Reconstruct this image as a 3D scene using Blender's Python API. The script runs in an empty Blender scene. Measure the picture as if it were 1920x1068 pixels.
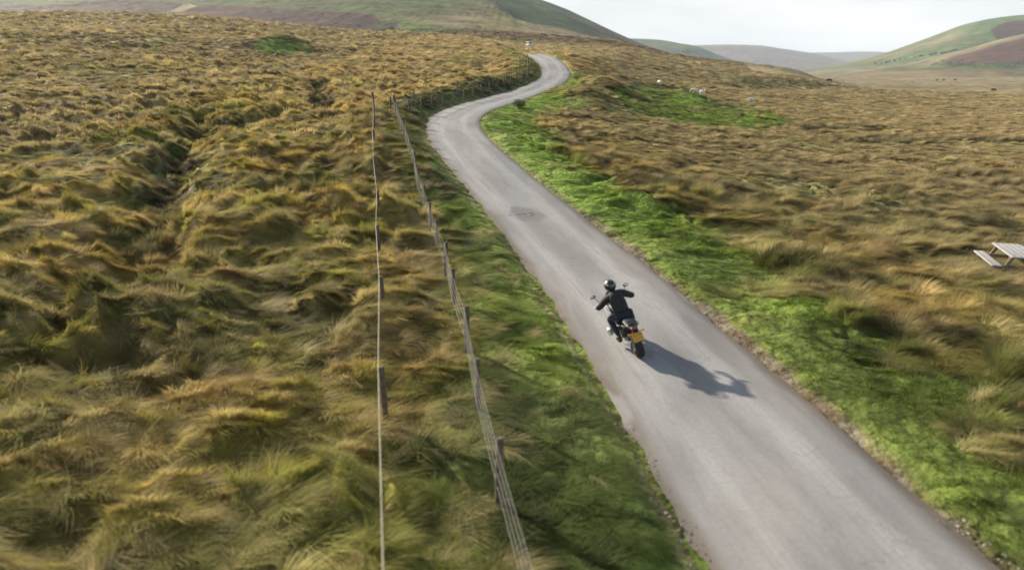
import bpy, bmesh, math, random
import numpy as np
from mathutils import Vector, Matrix, Euler

# ---------------------------------------------------------------- camera, sky, sun, exposure
SC = bpy.context.scene
COL = SC.collection
cam = bpy.data.cameras.new('camera'); cam_o = bpy.data.objects.new('camera', cam); COL.objects.link(cam_o)
cam_o.location = (0, 0, 6.0); cam_o.rotation_euler = (math.radians(90-17.72), 0, 0)
cam.lens = 24; cam.sensor_width = 36; cam.clip_start = .1; cam.clip_end = 20000
cam.dof.use_dof = True; cam.dof.focus_distance = 34; cam.dof.aperture_fstop = 0.46
SC.camera = cam_o
SUN_EL = math.radians(25); SUN_AZ = math.radians(-46)      # azimuth from +Y towards +X
SV = Vector((math.sin(SUN_AZ)*math.cos(SUN_EL), math.cos(SUN_AZ)*math.cos(SUN_EL), math.sin(SUN_EL)))
w = bpy.data.worlds.new('World'); SC.world = w; w.use_nodes = True
nt = w.node_tree; nt.nodes.clear(); N = nt.nodes.new; Lk = nt.links.new
out = N('ShaderNodeOutputWorld'); bg = N('ShaderNodeBackground'); bg.inputs[1].default_value = .08
sky = N('ShaderNodeTexSky'); sky.sky_type = 'NISHITA'; sky.sun_disc = False
sky.sun_elevation = SUN_EL; sky.sun_rotation = SUN_AZ; sky.air_density = 1.2; sky.dust_density = 1.5
tc = N('ShaderNodeTexCoord'); sep = N('ShaderNodeSeparateXYZ'); Lk(tc.outputs['Generated'], sep.inputs[0])
mp = N('ShaderNodeMapping'); mp.inputs['Scale'].default_value = (1.2, 1.2, 5.0); Lk(tc.outputs['Generated'], mp.inputs[0])
nz = N('ShaderNodeTexNoise'); nz.inputs['Scale'].default_value = 2.2; nz.inputs['Detail'].default_value = 7; nz.inputs['Roughness'].default_value = .55
Lk(mp.outputs[0], nz.inputs[0])
rmp = N('ShaderNodeValToRGB'); rmp.color_ramp.elements[0].position = .32; rmp.color_ramp.elements[1].position = .72
rmp.color_ramp.elements[0].color = (6.0, 6.25, 6.4, 1); rmp.color_ramp.elements[1].color = (8.6, 8.6, 8.5, 1)
Lk(nz.outputs[0], rmp.inputs[0])
# cloud cover: thick towards the horizon, breaking up overhead
cov = N('ShaderNodeMapRange'); cov.inputs[1].default_value = .12; cov.inputs[2].default_value = .55
cov.inputs[3].default_value = 1.0; cov.inputs[4].default_value = .03; Lk(sep.outputs[2], cov.inputs[0])
mx = N('ShaderNodeMixRGB'); Lk(cov.outputs[0], mx.inputs[0]); Lk(sky.outputs[0], mx.inputs[1]); Lk(rmp.outputs[0], mx.inputs[2])
Lk(mx.outputs[0], bg.inputs[0]); Lk(bg.outputs[0], out.inputs[0])
sd_ = bpy.data.lights.new('sun', 'SUN'); sd_.energy = 5.0; sd_.angle = math.radians(1.3); sd_.color = (1, .905, .76)
so = bpy.data.objects.new('sun', sd_); COL.objects.link(so); so.rotation_euler = SV.to_track_quat('Z', 'Y').to_euler(); so.location = (-60, 60, 60)
SC.view_settings.view_transform = 'Standard'; SC.view_settings.look = 'None'
SC.view_settings.exposure = .80; SC.view_settings.gamma = 1
SC.cycles.max_bounces = 6; SC.cycles.transparent_max_bounces = 8; SC.cycles.volume_bounces = 1
SC.cycles.diffuse_bounces = 3; SC.cycles.use_denoising = True

rng = np.random.default_rng(7); random.seed(5)
# ---------------------------------------------------------------- terrain maths
PITCH = math.radians(17.72); CH = 6.0; FPX = 1280.0
CP, SP = math.cos(PITCH), math.sin(PITCH)

def vnoise(x, y, seed=0):
    xi = np.floor(x).astype(np.int64); yi = np.floor(y).astype(np.int64)
    fx = x-xi; fy = y-yi
    fx = fx*fx*fx*(fx*(fx*6-15)+10); fy = fy*fy*fy*(fy*(fy*6-15)+10)
    def h(a, b):
        n = (a*374761393 + b*668265263 + seed*974634777) & 0x7fffffff
        n = ((n ^ (n >> 13))*1274126177) & 0x7fffffff
        n = ((n ^ (n >> 15))*2246822519) & 0x7fffffff
        return ((n ^ (n >> 16)) & 0xffff)/32767.5-1
    a = h(xi, yi); b = h(xi+1, yi); c = h(xi, yi+1); d = h(xi+1, yi+1)
    return (a+(b-a)*fx)+((c+(d-c)*fx)-(a+(b-a)*fx))*fy

def fbm(x, y, seed=0, octv=4, gain=.5):
    s = np.zeros_like(x); a = 1.; t = 0.
    for k in range(octv):
        s += a*vnoise(x*2.03**k+17.3*k, y*2.03**k-9.1*k, seed+k); t += a; a *= gain
    return s/t

def sstep(a, b, x):
    t = np.clip((x-a)/(b-a), 0, 1); return t*t*(3-2*t)

def pchip(xk, yk, x):
    xk = np.asarray(xk, float); yk = np.asarray(yk, float)
    h = np.diff(xk); d = np.diff(yk)/h
    m = np.zeros_like(yk); m[0] = d[0]; m[-1] = d[-1]
    for i in range(1, len(xk)-1):
        if d[i-1]*d[i] > 0:
            w1 = 2*h[i]+h[i-1]; w2 = h[i]+2*h[i-1]
            m[i] = (w1+w2)/(w1/d[i-1]+w2/d[i])
    x = np.clip(x, xk[0], xk[-1])
    i = np.clip(np.searchsorted(xk, x)-1, 0, len(h)-1)
    t = (x-xk[i])/h[i]
    return ((2*t**3-3*t**2+1)*yk[i]+(t**3-2*t**2+t)*h[i]*m[i]+(-2*t**3+3*t**2)*yk[i+1]+(t**3-t**2)*h[i]*m[i+1])

TY = [2, 20, 47, 80, 130, 180, 240, 300, 400, 550, 700, 900, 1200, 2500, 9000]
TZ = {
 -900: [0, .5, 3.6, 8, 15, 21, 28, 28, 28, 46, 70, 108, 122, 60, 0],
    0: [0, .2, 2.5, 6, 12.3, 18, 24.1, 23.5, 23.5, 44, 72, 108, 122, 60, 0],
  350: [0, .2, 2.3, 5, 10.5, 16.5, 22.6, 22, 22.5, 42, 70, 105, 120, 60, 0],
  550: [0, .2, 2.1, 4.5, 9.0, 14.2, 19.8, 19.5, 21, 41, 67, 102, 118, 60, 0],
  700: [0, .15, 2., 4.3, 8.3, 12.6, 17.1, 17.4, 20, 41, 66, 100, 116, 60, 0],
  800: [0, .1, 2., 4.1, 7.9, 11.9, 15.9, 17, 21, 40, 64, 98, 112, 50, 0],
  923: [0, .1, 1.9, 3.9, 7.8, 11, 13.8, 15.5, 21, 38, 58, 86, 100, 40, -4],
  990: [0, 0, 1.8, 3.8, 8, 8.5, 10.6, 14.0, 21, 33.5, 46, 48, 46, 10, -8],
 1057: [0, 0, 1.7, 3.8, 8.2, 8.6, 10.8, 14.0, 20, 29.5, 40, 42, 38, 0, -8],
 1140: [0, 0, 1.4, 3.2, 6.6, 9.2, 11.5, 13.3, 18.5, 25.2, 26, 24, 20, -6, -8],
 1187: [0, 0, 1.2, 2.4, 4.9, 8, 10.2, 12.2, 17, 20.3, 18, 14, 8, -8, -8],
 1257: [0, 0, .9, 1.5, 3.4, 6, 8.2, 10.2, 13.2, 13, 9, 2, -4, -8, -8],
 1399: [0, -.1, .35, .6, 1.5, 2.5, 4.2, 6.5, 8.7, 6, 2, -4, -8, -8, -8],
 1484: [0, -.1, .2, .3, .6, 1.2, 2.6, 4.1, 5.3, 3, -2, -6, -8, -8, -8],
 1548: [0, -.1, 0, 0, 0, .3, 1, 1.3, 0, -4, -6, -8, -8, -8, -8],
 1634: [0, -.1, -.2, -.3, -.5, -.6, -1.5, -2.5, -4, -6, -7.5, -8, -8.5, -8.5, -8],
 1900: [0, -.2, -.4, -.6, -1, -1.5, -2.5, -3.5, -5, -7, -8, -8.5, -8.5, -8.5, -8],
 2900: [0, -.2, -.4, -.6, -1, -1.5, -2.5, -3.5, -5, -7, -8, -8.5, -8.5, -8.5, -8]}
for _k, _d in ((-900, 1.2), (0, 1.25), (350, 1.0), (550, .95), (700, .5), (1257, .9), (1399, .9), (1484, .6), (1548, 1.2)):
    for _j in ((5, 6, 7) if _k < 1000 else (7, 8)): TZ[_k][_j] -= _d
_kx = sorted(TZ); _ly = np.linspace(math.log(2), math.log(9000), 320); _px = np.linspace(-900, 2900, 761)
_g = np.array([pchip(np.log(TY), TZ[k], _ly) for k in _kx])
_G = np.array([pchip(_kx, _g[:, j], _px) for j in range(len(_ly))]).T      # (px, ly)
for _ in range(5):
    _G[1:-1] = (_G[:-2]+2*_G[1:-1]+_G[2:])/4
    _G[:, 1:-1] = (_G[:, :-2]+2*_G[:, 1:-1]+_G[:, 2:])/4
AMAX = math.radians(55)

def base(x, y):
    """smooth lie of the land at world (x, y)"""
    x = np.asarray(x, float); y = np.asarray(y, float)
    r = np.hypot(x, y)+1e-6; th = np.arctan2(x, y)
    tc = np.clip(th, -AMAX, AMAX); Y = np.maximum(r*np.cos(tc), 2.0)
    px = 960+1344*np.tan(tc)
    i = np.clip((px+900)/3800*760, 0, 759.999); j = np.clip((np.log(Y)-_ly[0])/(_ly[-1]-_ly[0])*319, 0, 318.999)
    i0 = i.astype(int); j0 = j.astype(int); u = i-i0; v = j-j0
    z = (_G[i0, j0]*(1-u)*(1-v)+_G[i0+1, j0]*u*(1-v)+_G[i0, j0+1]*(1-u)*v+_G[i0+1, j0+1]*u*v)
    k = sstep(math.radians(90), math.radians(170), np.abs(th))
    return z*(1-k)+k*.5*(z*0)

def proj(x, y, z):
    d = y*CP-(z-CH)*SP; d = np.where(d < .01, .01, d)
    return 960+FPX*x/d, 534-FPX*(y*SP+(z-CH)*CP)/d

def ray(px, row, h=0., f=None, ymin=3.5, ymax=8000.):
    """the point where the sight line through a pixel meets the land (raised by h)"""
    f = f or base
    u = (px-960)/FPX; v = (534-row)/FPX
    dx, dy, dz = u, CP+v*SP, -SP+v*CP
    Y = np.exp(np.linspace(math.log(ymin), math.log(ymax), 4000))
    X = dx/dy*Y; Z = CH+dz/dy*Y
    g = Z-(f(X, Y)+h)
    k = np.argmax(g < 0)
    if not (g < 0).any(): return None
    if k == 0: k = 1
    t = g[k-1]/(g[k-1]-g[k])
    Yk = Y[k-1]+t*(Y[k]-Y[k-1])
    return np.array([dx/dy*Yk, Yk, CH+dz/dy*Yk-h])

RC = [(1605,1068),(1420,855),(1265,676),(1113,500),(1036,432),(962,362),(918,320),(884,288),(860,264),(845,240),(843,224),(858,210),(896,199),(948,185),(994,169),(1030,155),(1044,145),(1042,130),(1028,114),(1006,104)]
HW = 1.88
def road_line():
    P = [ray(a, b)[:2] for a, b in RC]
    P = np.array(P)
    d0 = P[0]-P[1]; d0 /= np.hypot(*d0)
    P = np.vstack([[P[0]+d0*45], [P[0]+d0*20], P, ROAD_END])
    for _ in range(2):      # smooth out the jitter of the sketch points
        s = np.concatenate([[0], np.cumsum(np.hypot(*np.diff(P, axis=0).T))])
        t = np.arange(0, s[-1], 1.5)
        P = np.stack([pchip(s, P[:, 0], t), pchip(s, P[:, 1], t)], 1)
        for _ in range(9):
            P[1:-1] = (P[:-2]+2*P[1:-1]+P[2:])/4
    return P[P[:, 1] < 188]
ROAD_END = np.array([[3.6, 145], [5, 165], [8, 190], [10, 220], [10, 250], [8, 290], [4, 325]], float)
RL = road_line()
_sg = np.gradient(RL, axis=0); _sg /= np.hypot(*_sg.T)[:, None]
RN = np.stack([_sg[:, 1], -_sg[:, 0]], 1)                     # towards the right-hand side
RS = np.concatenate([[0], np.cumsum(np.hypot(*np.diff(RL, axis=0).T))])

def road_sd(x, y):
    """signed distance from the centre line (+ = right-hand side) and length along it"""
    sd = np.full(x.shape, 99.); al = np.zeros(x.shape)
    m = (np.abs(x) < 26) & (y > -50) & (y < 335)
    xs, ys = x[m], y[m]; o = np.empty(xs.shape); oa = np.empty(xs.shape)
    for a in range(0, len(xs), 60000):
        X = xs[a:a+60000, None]-RL[None, :, 0]; Y = ys[a:a+60000, None]-RL[None, :, 1]
        d2 = X*X+Y*Y; k = d2.argmin(1); i = np.arange(len(k))
        lat = X[i, k]*RN[k, 0]+Y[i, k]*RN[k, 1]; fw = X[i, k]*_sg[k, 0]+Y[i, k]*_sg[k, 1]
        o[a:a+60000] = np.where(np.abs(fw) < 1.2, lat, np.sign(lat)*np.sqrt(d2[i, k])); oa[a:a+60000] = RS[k]+fw
    sd[m] = o; al[m] = oa
    return sd, al

# hummocks, banks: (px, row of the foot, radius across, radius deep, height)
MOUNDS = []
for px, row, rx, ry, h in [(522, 97, 5.5, 9, 2.0), (440, 92, 9, 8, .7), (640, 98, 10, 8, .6), (1095, 190, 2.6, 5, .75), (1290, 188, 3.6, 6, 1.0),
                           (1170, 178, 3, 5, .6), (1130, 168, 2.2, 4, .9), (1225, 385, 1.5, 1.2, .35), (930, 170, 4, 3, .5),
                           (1500, 590, .9, 1.2, .25), (300, 78, 16, 10, .9), (150, 78, 16, 9, .7), (1470, 160, 12, 14, -1.6), (1400, 152, 14, 8, .9)]:
    p = ray(px, row); MOUNDS.append((p[0], p[1], rx, ry, h))
DITCH = []
TABLE_AT = ray(1905, 480, .74)[:2]; MOUNDS.append((TABLE_AT[0], TABLE_AT[1], 2.2, 2.0, .24))
for line, wd, dp in [([(385, 215), (352, 270), (318, 330), (288, 400), (262, 470), (235, 520)], 1.25, 1.15),
                     ([(595, 160), (622, 185), (600, 212), (540, 215), (450, 232), (385, 262)], 1.2, .9),
                     ([(-60, 560), (80, 575), (190, 630), (260, 700)], .6, .3),
                     ([(1640, 245), (1760, 262), (1925, 275)], 2.0, .45), ([(1480, 215), (1620, 250)], 1.5, .3)]:
    DITCH.append((np.array([ray(a, b)[:2] for a, b in line]), wd, dp))

def seg_dist(x, y, P):
    d = np.full(x.shape, 1e9)
    for a, b in zip(P[:-1], P[1:]):
        v = b-a; t = np.clip(((x-a[0])*v[0]+(y-a[1])*v[1])/(v@v), 0, 1)
        d = np.minimum(d, np.hypot(x-a[0]-t*v[0], y-a[1]-t*v[1]))
    return d

def land(x, y, detail=True):
    """full height of the ground, with hummocks; also returns signed road distance"""
    x = np.asarray(x, float); y = np.asarray(y, float); sh = x.shape
    x = x.ravel(); y = y.ravel()
    z = base(x, y); sd, al = road_sd(x, y); r = np.hypot(x, y)
    ad = np.abs(sd); off = sstep(2.0, 4.6, ad)
    for a, b, rx, ry, h in MOUNDS:
        z = z+off*h*np.exp(-(((x-a)/rx)**2+((y-b)/ry)**2))
    near = (r < 170); tb = sstep(1.2, 2.6, np.hypot(x-TABLE_AT[0], y-TABLE_AT[1]))
    dt = np.zeros_like(z)
    for P, wd, dp in DITCH:
        lo = P.min(0)-4*wd; hi = P.max(0)+4*wd
        m = near & (x > lo[0]) & (x < hi[0]) & (y > lo[1]) & (y < hi[1])
        if m.any(): dt[m] = np.maximum(dt[m], dp*np.exp(-(seg_dist(x[m]+.5*vnoise(x[m]*.7, y[m]*.7, 3), y[m], P)/wd)**2))
    z = z-dt*off
    # grassy bank on the outside of the far bend
    z = z+.55*sstep(2.2, 4.0, -sd)*sstep(9, 5, -sd)*sstep(66, 76, al)*sstep(190, 160, al)
    z = z+.12*sstep(2.0, 2.7, ad)*(ad < 90)
    z = z-.05*(1-sstep(1.9, 2.1, ad))
    if detail:
        wx = x+.9*fbm(x*.5, y*.5, 40, 2); wy = y+.9*fbm(x*.5+7, y*.5, 41, 2)
        b1 = np.abs(vnoise(wx*.42, wy*.62, 50)); b2 = np.abs(vnoise(wx*1.05, wy*1.3, 51)); b3 = np.abs(vnoise(wx*2.5, wy*2.5, 52))
        left = sstep(-4, -7, sd)*(ad < 90)+(ad > 90)*(x < 0)
        rough = .34+.60*left*(1-.2*sstep(16, 30, r))
        lo = fbm(x*.11, y*.16, 60, 3); patch = sstep(-.45, .35, fbm(x*.05+3, y*.07, 61, 2))
        amp = rough*(.35+.65*patch)*off*tb*(1+.45*left*sstep(34, 16, r))*(1-.4*sstep(45, 110, r))*(1-.5*sstep(60, 140, r)*(x > .33*y))
        z = z+amp*(.80*(b1-.34)+.85*(b2-.34)+.22*(b3-.34)+.4*lo)-amp*.05
        z = z+(1-off)*sstep(2, 2.4, ad)*.06*b2
        f = sstep(60, 200, r); z = z+f*off*(.55*np.abs(vnoise(wx*.16, wy*.2, 62))-.3+.35*fbm(x*.04, y*.05, 63, 3))
        f = sstep(200, 420, r); z = z+f*(.9*np.abs(vnoise(wx*.07, wy*.05, 66))+.5*np.abs(vnoise(wx*.16, wy*.12, 67))-.55)
        f = sstep(350, 700, r); z = z+f*(1.5*fbm(x*.012, y*.012, 64, 4)+4*sstep(700, 1000, r)*fbm(x*.004, y*.004, 65, 3)*sstep(-300, 100, -x+200))
    return z.reshape(sh), sd.reshape(sh), al.reshape(sh)

def C(*a): return np.array(a, float)
STRAW, OCHRE, RUST, OLIVE = C(.48, .39, .20), C(.41, .31, .095), C(.37, .235, .10), C(.19, .185, .050)
YELG = C(.33, .31, .065)
GREEN, LIME, DARKG, PALE = C(.115, .155, .032), C(.175, .265, .042), C(.05, .075, .018), C(.44, .38, .24)
PINK, RUSH, HEATH, SOIL = C(.43, .315, .18), C(.17, .13, .065), C(.075, .027, .017), C(.10, .07, .045)

def in_poly(px, py, poly):
    c = np.zeros(px.shape, bool); n = len(poly)
    for i in range(n):
        x1, y1 = poly[i]; x2, y2 = poly[(i+1) % n]
        if y1 == y2: continue
        c ^= ((y1 > py) != (y2 > py)) & (px < (x2-x1)*(py-y1)/(y2-y1)+x1)
    return c

def lerp(a, b, t): return a+(b-a)*t[:, None]

# rush beds and tall brown grass on the right of the road: (px, row, half width, half height, strength)
RUSHES = [(975, 235, 45, 14, .9), (1045, 258, 60, 16, .8), (1120, 215, 70, 10, .6), (1175, 165, 60, 9, 1), (1100, 176, 60, 9, 1), (1215, 345, 95, 30, 1), (1110, 300, 80, 20, .8),
          (1320, 350, 70, 22, .6), (1260, 250, 110, 14, .5), (1400, 275, 100, 12, .45), (1490, 520, 60, 40, .7), (1580, 580, 55, 50, .9), (1720, 625, 60, 55, .8),
          (1830, 350, 120, 26, .7), (1650, 385, 80, 16, .5), (1880, 740, 60, 90, .6), (1560, 300, 120, 10, .4), (985, 190, 40, 5, .8), (640, 300, 30, 24, .7), (690, 225, 30, 20, .6),
          (600, 190, 25, 18, .8), (310, 350, 50, 90, .9), (815, 300, 40, 60, .55), (790, 225, 28, 16, .9), (880, 178, 70, 7, .8), (1465, 157, 95, 9, 1), (1750, 264, 180, 7, .9), (1560, 238, 100, 6, .6), (300, 400, 45, 70, .9), (255, 480, 60, 35, .8),
          (610, 195, 24, 22, .9), (430, 232, 40, 8, .7), (500, 585, 60, 22, .5), (700, 330, 40, 50, .5), (1600, 640, 40, 40, .6)]
GREENS = [([(1125, 165), (1200, 160), (1300, 166), (1345, 190), (1420, 200), (1500, 232), (1420, 246), (1300, 236), (1210, 222), (1150, 195)], 1.0),
          ([(470, 95), (480, 78), (520, 66), (560, 72), (582, 92), (560, 103), (500, 104)], .95), ([(1062, 138), (1096, 136), (1102, 148), (1078, 163), (1062, 160)], 1.0),
          ([(1030, 183), (1080, 176), (1108, 190), (1090, 206), (1040, 205)], .85), ([(900, 205), (975, 200), (990, 225), (960, 250), (910, 245)], .9),
          ([(1040, 100), (1056, 112), (1048, 118), (1036, 110)], .8), ([(260, 86), (300, 82), (310, 100), (280, 100)], .6), ([(690, 36), (745, 40), (740, 60), (700, 62)], 0)]

def ground_col(x, y, z, sd):
    sh = x.shape; x = x.ravel(); y = y.ravel(); z = z.ravel(); sd = sd.ravel()
    px, row = proj(x, y, z); r = np.hypot(x, y); ad = np.abs(sd)
    s = np.clip(r/60, 1, 12)                                     # broader patches on the far slopes
    n1 = fbm(x*.9, y*.9, 1, 3); n2 = fbm(x*.22, y*.3, 2, 4); n3 = fbm(x*.05, y*.075, 3, 4); n4 = fbm(x*.35+50, y*.5, 4, 3); n5 = fbm(x*.012, y*.02, 5, 4)
    c = lerp(OLIVE[None, :], OCHRE[None, :], sstep(-.45, .3, n2+.5*n1))
    c = lerp(c, STRAW[None, :], sstep(.05, .7, n4+.25*n1)*.75)
    c = lerp(c, RUST[None, :], sstep(0, .6, -n4+.3*n3)*.45)
    c = lerp(c, YELG[None, :], sstep(-.1, .5, fbm(x*.6, y*.6, 8, 3))*.8*sstep(100, 25, r))
    c = lerp(c, GREEN[None, :], sstep(.15, .8, n3+.7*n2-.2)*.55)
    # tawny moor grass towards the bend and on the right
    tw = sstep(25, 75, r)*sstep(300, 760, px)*sstep(-.8, .3, n3+.3)
    c = lerp(c, PINK[None, :]*.6+OCHRE[None, :]*.4, tw*.6)
    rt = (sd > 3)*sstep(9, 16, sd)
    c = lerp(c, PINK[None, :], rt*sstep(-.5, .6, n2+.8*n3)*.5)
    c = lerp(c, OLIVE[None, :], rt*sstep(-.35, .5, n4-.3*n3)*.7*sstep(75, 30, r))
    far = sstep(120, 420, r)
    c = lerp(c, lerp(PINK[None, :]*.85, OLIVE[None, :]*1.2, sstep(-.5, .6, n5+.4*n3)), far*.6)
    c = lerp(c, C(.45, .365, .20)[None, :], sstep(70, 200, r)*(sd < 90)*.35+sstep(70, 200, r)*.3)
    for a, b, rx, ry, k in RUSHES:
        d = ((px-a)/rx)**2+((row-b)/ry)**2+.9*n2+.5*n1
        c = lerp(c, lerp(RUSH[None, :], STRAW[None, :]*.75, sstep(.2, .9, n4+.2)), sstep(1.3, .4, d)*k*.85)
    for a, b, rx, ry, k in ((1465, 157, 110, 9, 1), (1220, 357, 75, 16, .7), (1120, 305, 50, 8, .5), (1340, 352, 40, 9, .4), (1530, 590, 30, 25, .5), (1090, 176, 40, 5, .6), (1215, 160, 26, 5, .8), (1395, 149, 60, 4, .6), (300, 380, 38, 75, 1), (258, 460, 48, 38, 1), (335, 295, 26, 45, 1), (603, 188, 24, 24, 1), (590, 560, 60, 25, .5), (420, 232, 40, 7, .6), (1750, 265, 170, 6, .7), (1270, 181, 28, 7, .7), (1600, 242, 90, 5, .5)):
        d = ((px-a)/rx)**2+((row-b)/ry)**2+1.2*n2+.6*n1
        c = lerp(c, lerp(DARKG[None, :]*1.3, RUSH[None, :]*.6, sstep(-.2, .4, n4)), sstep(1.2, .5, d)*k)
    lawn = sstep(.22, .5, fbm(x*.13, y*.2, 81, 3))*(1-.5*sstep(100, 250, r)); c = lerp(c, GREEN[None, :]*1.15, lawn*.45)
    c = lerp(c, C(.30, .255, .14)[None, :], sstep(6, 11, sd)*.42)
    # verges
    jit = .8*n2+.6*n1
    gv = sstep(1.5, 1.8, sd)*sstep(6.5, 4.4, sd+jit*1.5-.8*sstep(30, 60, y))*sstep(95, 60, y)
    lv = sstep(1.5, 1.8, -sd)*sstep(5.6, 3.6, -sd+jit)*sstep(60, 30, y)
    c = lerp(c, lerp(GREEN[None, :], LIME[None, :], sstep(-.4, .4, n2+1.0*sstep(11, 26, y)-.5)), gv*(.95-.35*sstep(.1, .7, n4)))
    c = lerp(c, DARKG[None, :], gv*sstep(.15, .55, fbm(x*.55, y*.75, 18, 3))*.55)
    c = lerp(c, lerp(DARKG[None, :]*1.4, LIME[None, :]*.85, sstep(-.5, .45, n2)), lv*.88)
    lf = sstep(1.5, 1.8, -sd)*sstep(6.5, 4.5, -sd)*sstep(42, 55, y)*sstep(170, 130, y)
    c = lerp(c, lerp(lerp(DARKG[None, :]*1.2, GREEN[None, :]*1.1, sstep(3.2, 1.9, -sd+.5*n2)), OLIVE[None, :]*1.4, sstep(72, 95, y+8*n2)*.7), lf*.85)
    e = sstep(1.9, 2.0, ad)*sstep(2.35, 2.05, ad+.15*n1)*sstep(110, 70, y)
    c = lerp(c, lerp(STRAW[None, :]*.55, SOIL[None, :]*1.2, sstep(-.3, .4, n1)), e*.55)
    e2 = sstep(1.8, 1.9, sd)*sstep(2.18, 2.02, sd+.22*n1+.16*n2)*sstep(34, 20, y); c = lerp(c, lerp(C(.22, .185, .135)[None, :], SOIL[None, :]*1.3, sstep(-.2, .35, fbm(x*3, y*3, 20, 2))), e2*.9)
    for poly, k in GREENS:
        if k:
            hf = vnoise(x*4.1, y*4.1, 93); hg = vnoise(x*3.3, y*3.7, 94)
            m = in_poly(px+(22*n2+12*hf)*np.clip(55/r, .15, 1), row+(5*n1+5*n2+3.5*hg)*np.clip(70/r, .3, 1), poly)
            c[m] = lerp(c, lerp(GREEN[None, :], LIME[None, :], sstep(-.4, .5, n2)), k*(.95-.4*sstep(0, .6, n4)))[m]
    c = c*(1+.22*fbm(x*2.3, y*2.3, 9, 2)[:, None])
    # ---- the hill that closes the left and the middle
    h = (r > 330) & (px < 1500)
    if h.any():
        P, R = px[h]+14*fbm(x[h]*.01, y[h]*.01, 11, 3), row[h]+2.2*fbm(x[h]*.02, y[h]*.02, 12, 3)
        a5 = n5[h]; hc = lerp(C(.085, .125, .022)[None, :], C(.15, .135, .045)[None, :], sstep(-.5, .5, a5+.4*n3[h]))
        br = lerp(PINK[None, :]*.62, OLIVE[None, :]*1.1, sstep(-.2, .7, a5+.3*n3[h]))
        k = sstep(0, 22, (R-8)-(1000-P)*.045)                  # brown lower slopes right of the green top
        k = np.maximum(k*sstep(690, 880, P), sstep(900, 1000, P+R*2))
        hc = lerp(hc, br, k)
        for poly, colr, kk in [([(-400, -5), (-50, 2), (130, 4), (200, -3), (330, 6), (560, 18), (700, 28), (716, 45), (700, 58), (300, 70), (-400, 60)], HEATH, .9),
                               ([(318, 24), (352, 5), (372, 11), (345, 24)], STRAW*.8, .9), ([(700, 40), (745, 42), (755, 60), (700, 62)], DARKG, .8),
                               ([(745, 33), (800, 40), (860, 55), (880, 66), (760, 62)], C(.10, .16, .03), .6), ([(770, 25), (900, 45), (890, 50), (760, 32)], RUSH, .55),
                               ([(868, 0), (900, 20), (935, 40), (925, 42), (890, 22), (860, 2)], RUSH, .5), ([(-400, -5), (130, 4), (200, 0), (120, 8), (-100, 12)], C(.12, .15, .04), .8)]:
            m = in_poly(P, R, poly); hc[m] = hc[m]*(1-kk)+colr*kk
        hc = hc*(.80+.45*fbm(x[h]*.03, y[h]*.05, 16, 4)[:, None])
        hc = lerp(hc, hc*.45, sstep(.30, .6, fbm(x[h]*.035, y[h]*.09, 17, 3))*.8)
        t = sstep(300, 400, r[h])
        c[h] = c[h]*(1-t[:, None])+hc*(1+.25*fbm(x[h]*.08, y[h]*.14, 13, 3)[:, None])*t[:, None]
    v = (r > 230) & (px >= 1400)                                # valley floor, in long level bands
    if v.any():
        b = fbm(x[v]*.006, y[v]*.045, 14, 3); b2 = fbm(x[v]*.02, y[v]*.09, 15, 3)
        vc = lerp(PINK[None, :]*.85, STRAW[None, :]*.85, sstep(-.1, .5, b)); vc = lerp(vc, GREEN[None, :]*1.2, sstep(.1, .7, b2)*.6)
        vc = lerp(vc, SOIL[None, :]*.7, sstep(.45, .7, -b2+.3*b)*.7)
        vc = lerp(vc, OLIVE[None, :]*1.3, sstep(-.1, .5, -b-.3*b2)*.6)*.66*(1+.4*fbm(x[v]*.05, y[v]*.12, 19, 3)[:, None])
        t = sstep(230, 330, r[v])*sstep(1400, 1520, px[v]); c[v] = c[v]*(1-t[:, None])+vc*t[:, None]
    return np.clip(c, .01, .8).reshape(sh+(3,))

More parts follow.
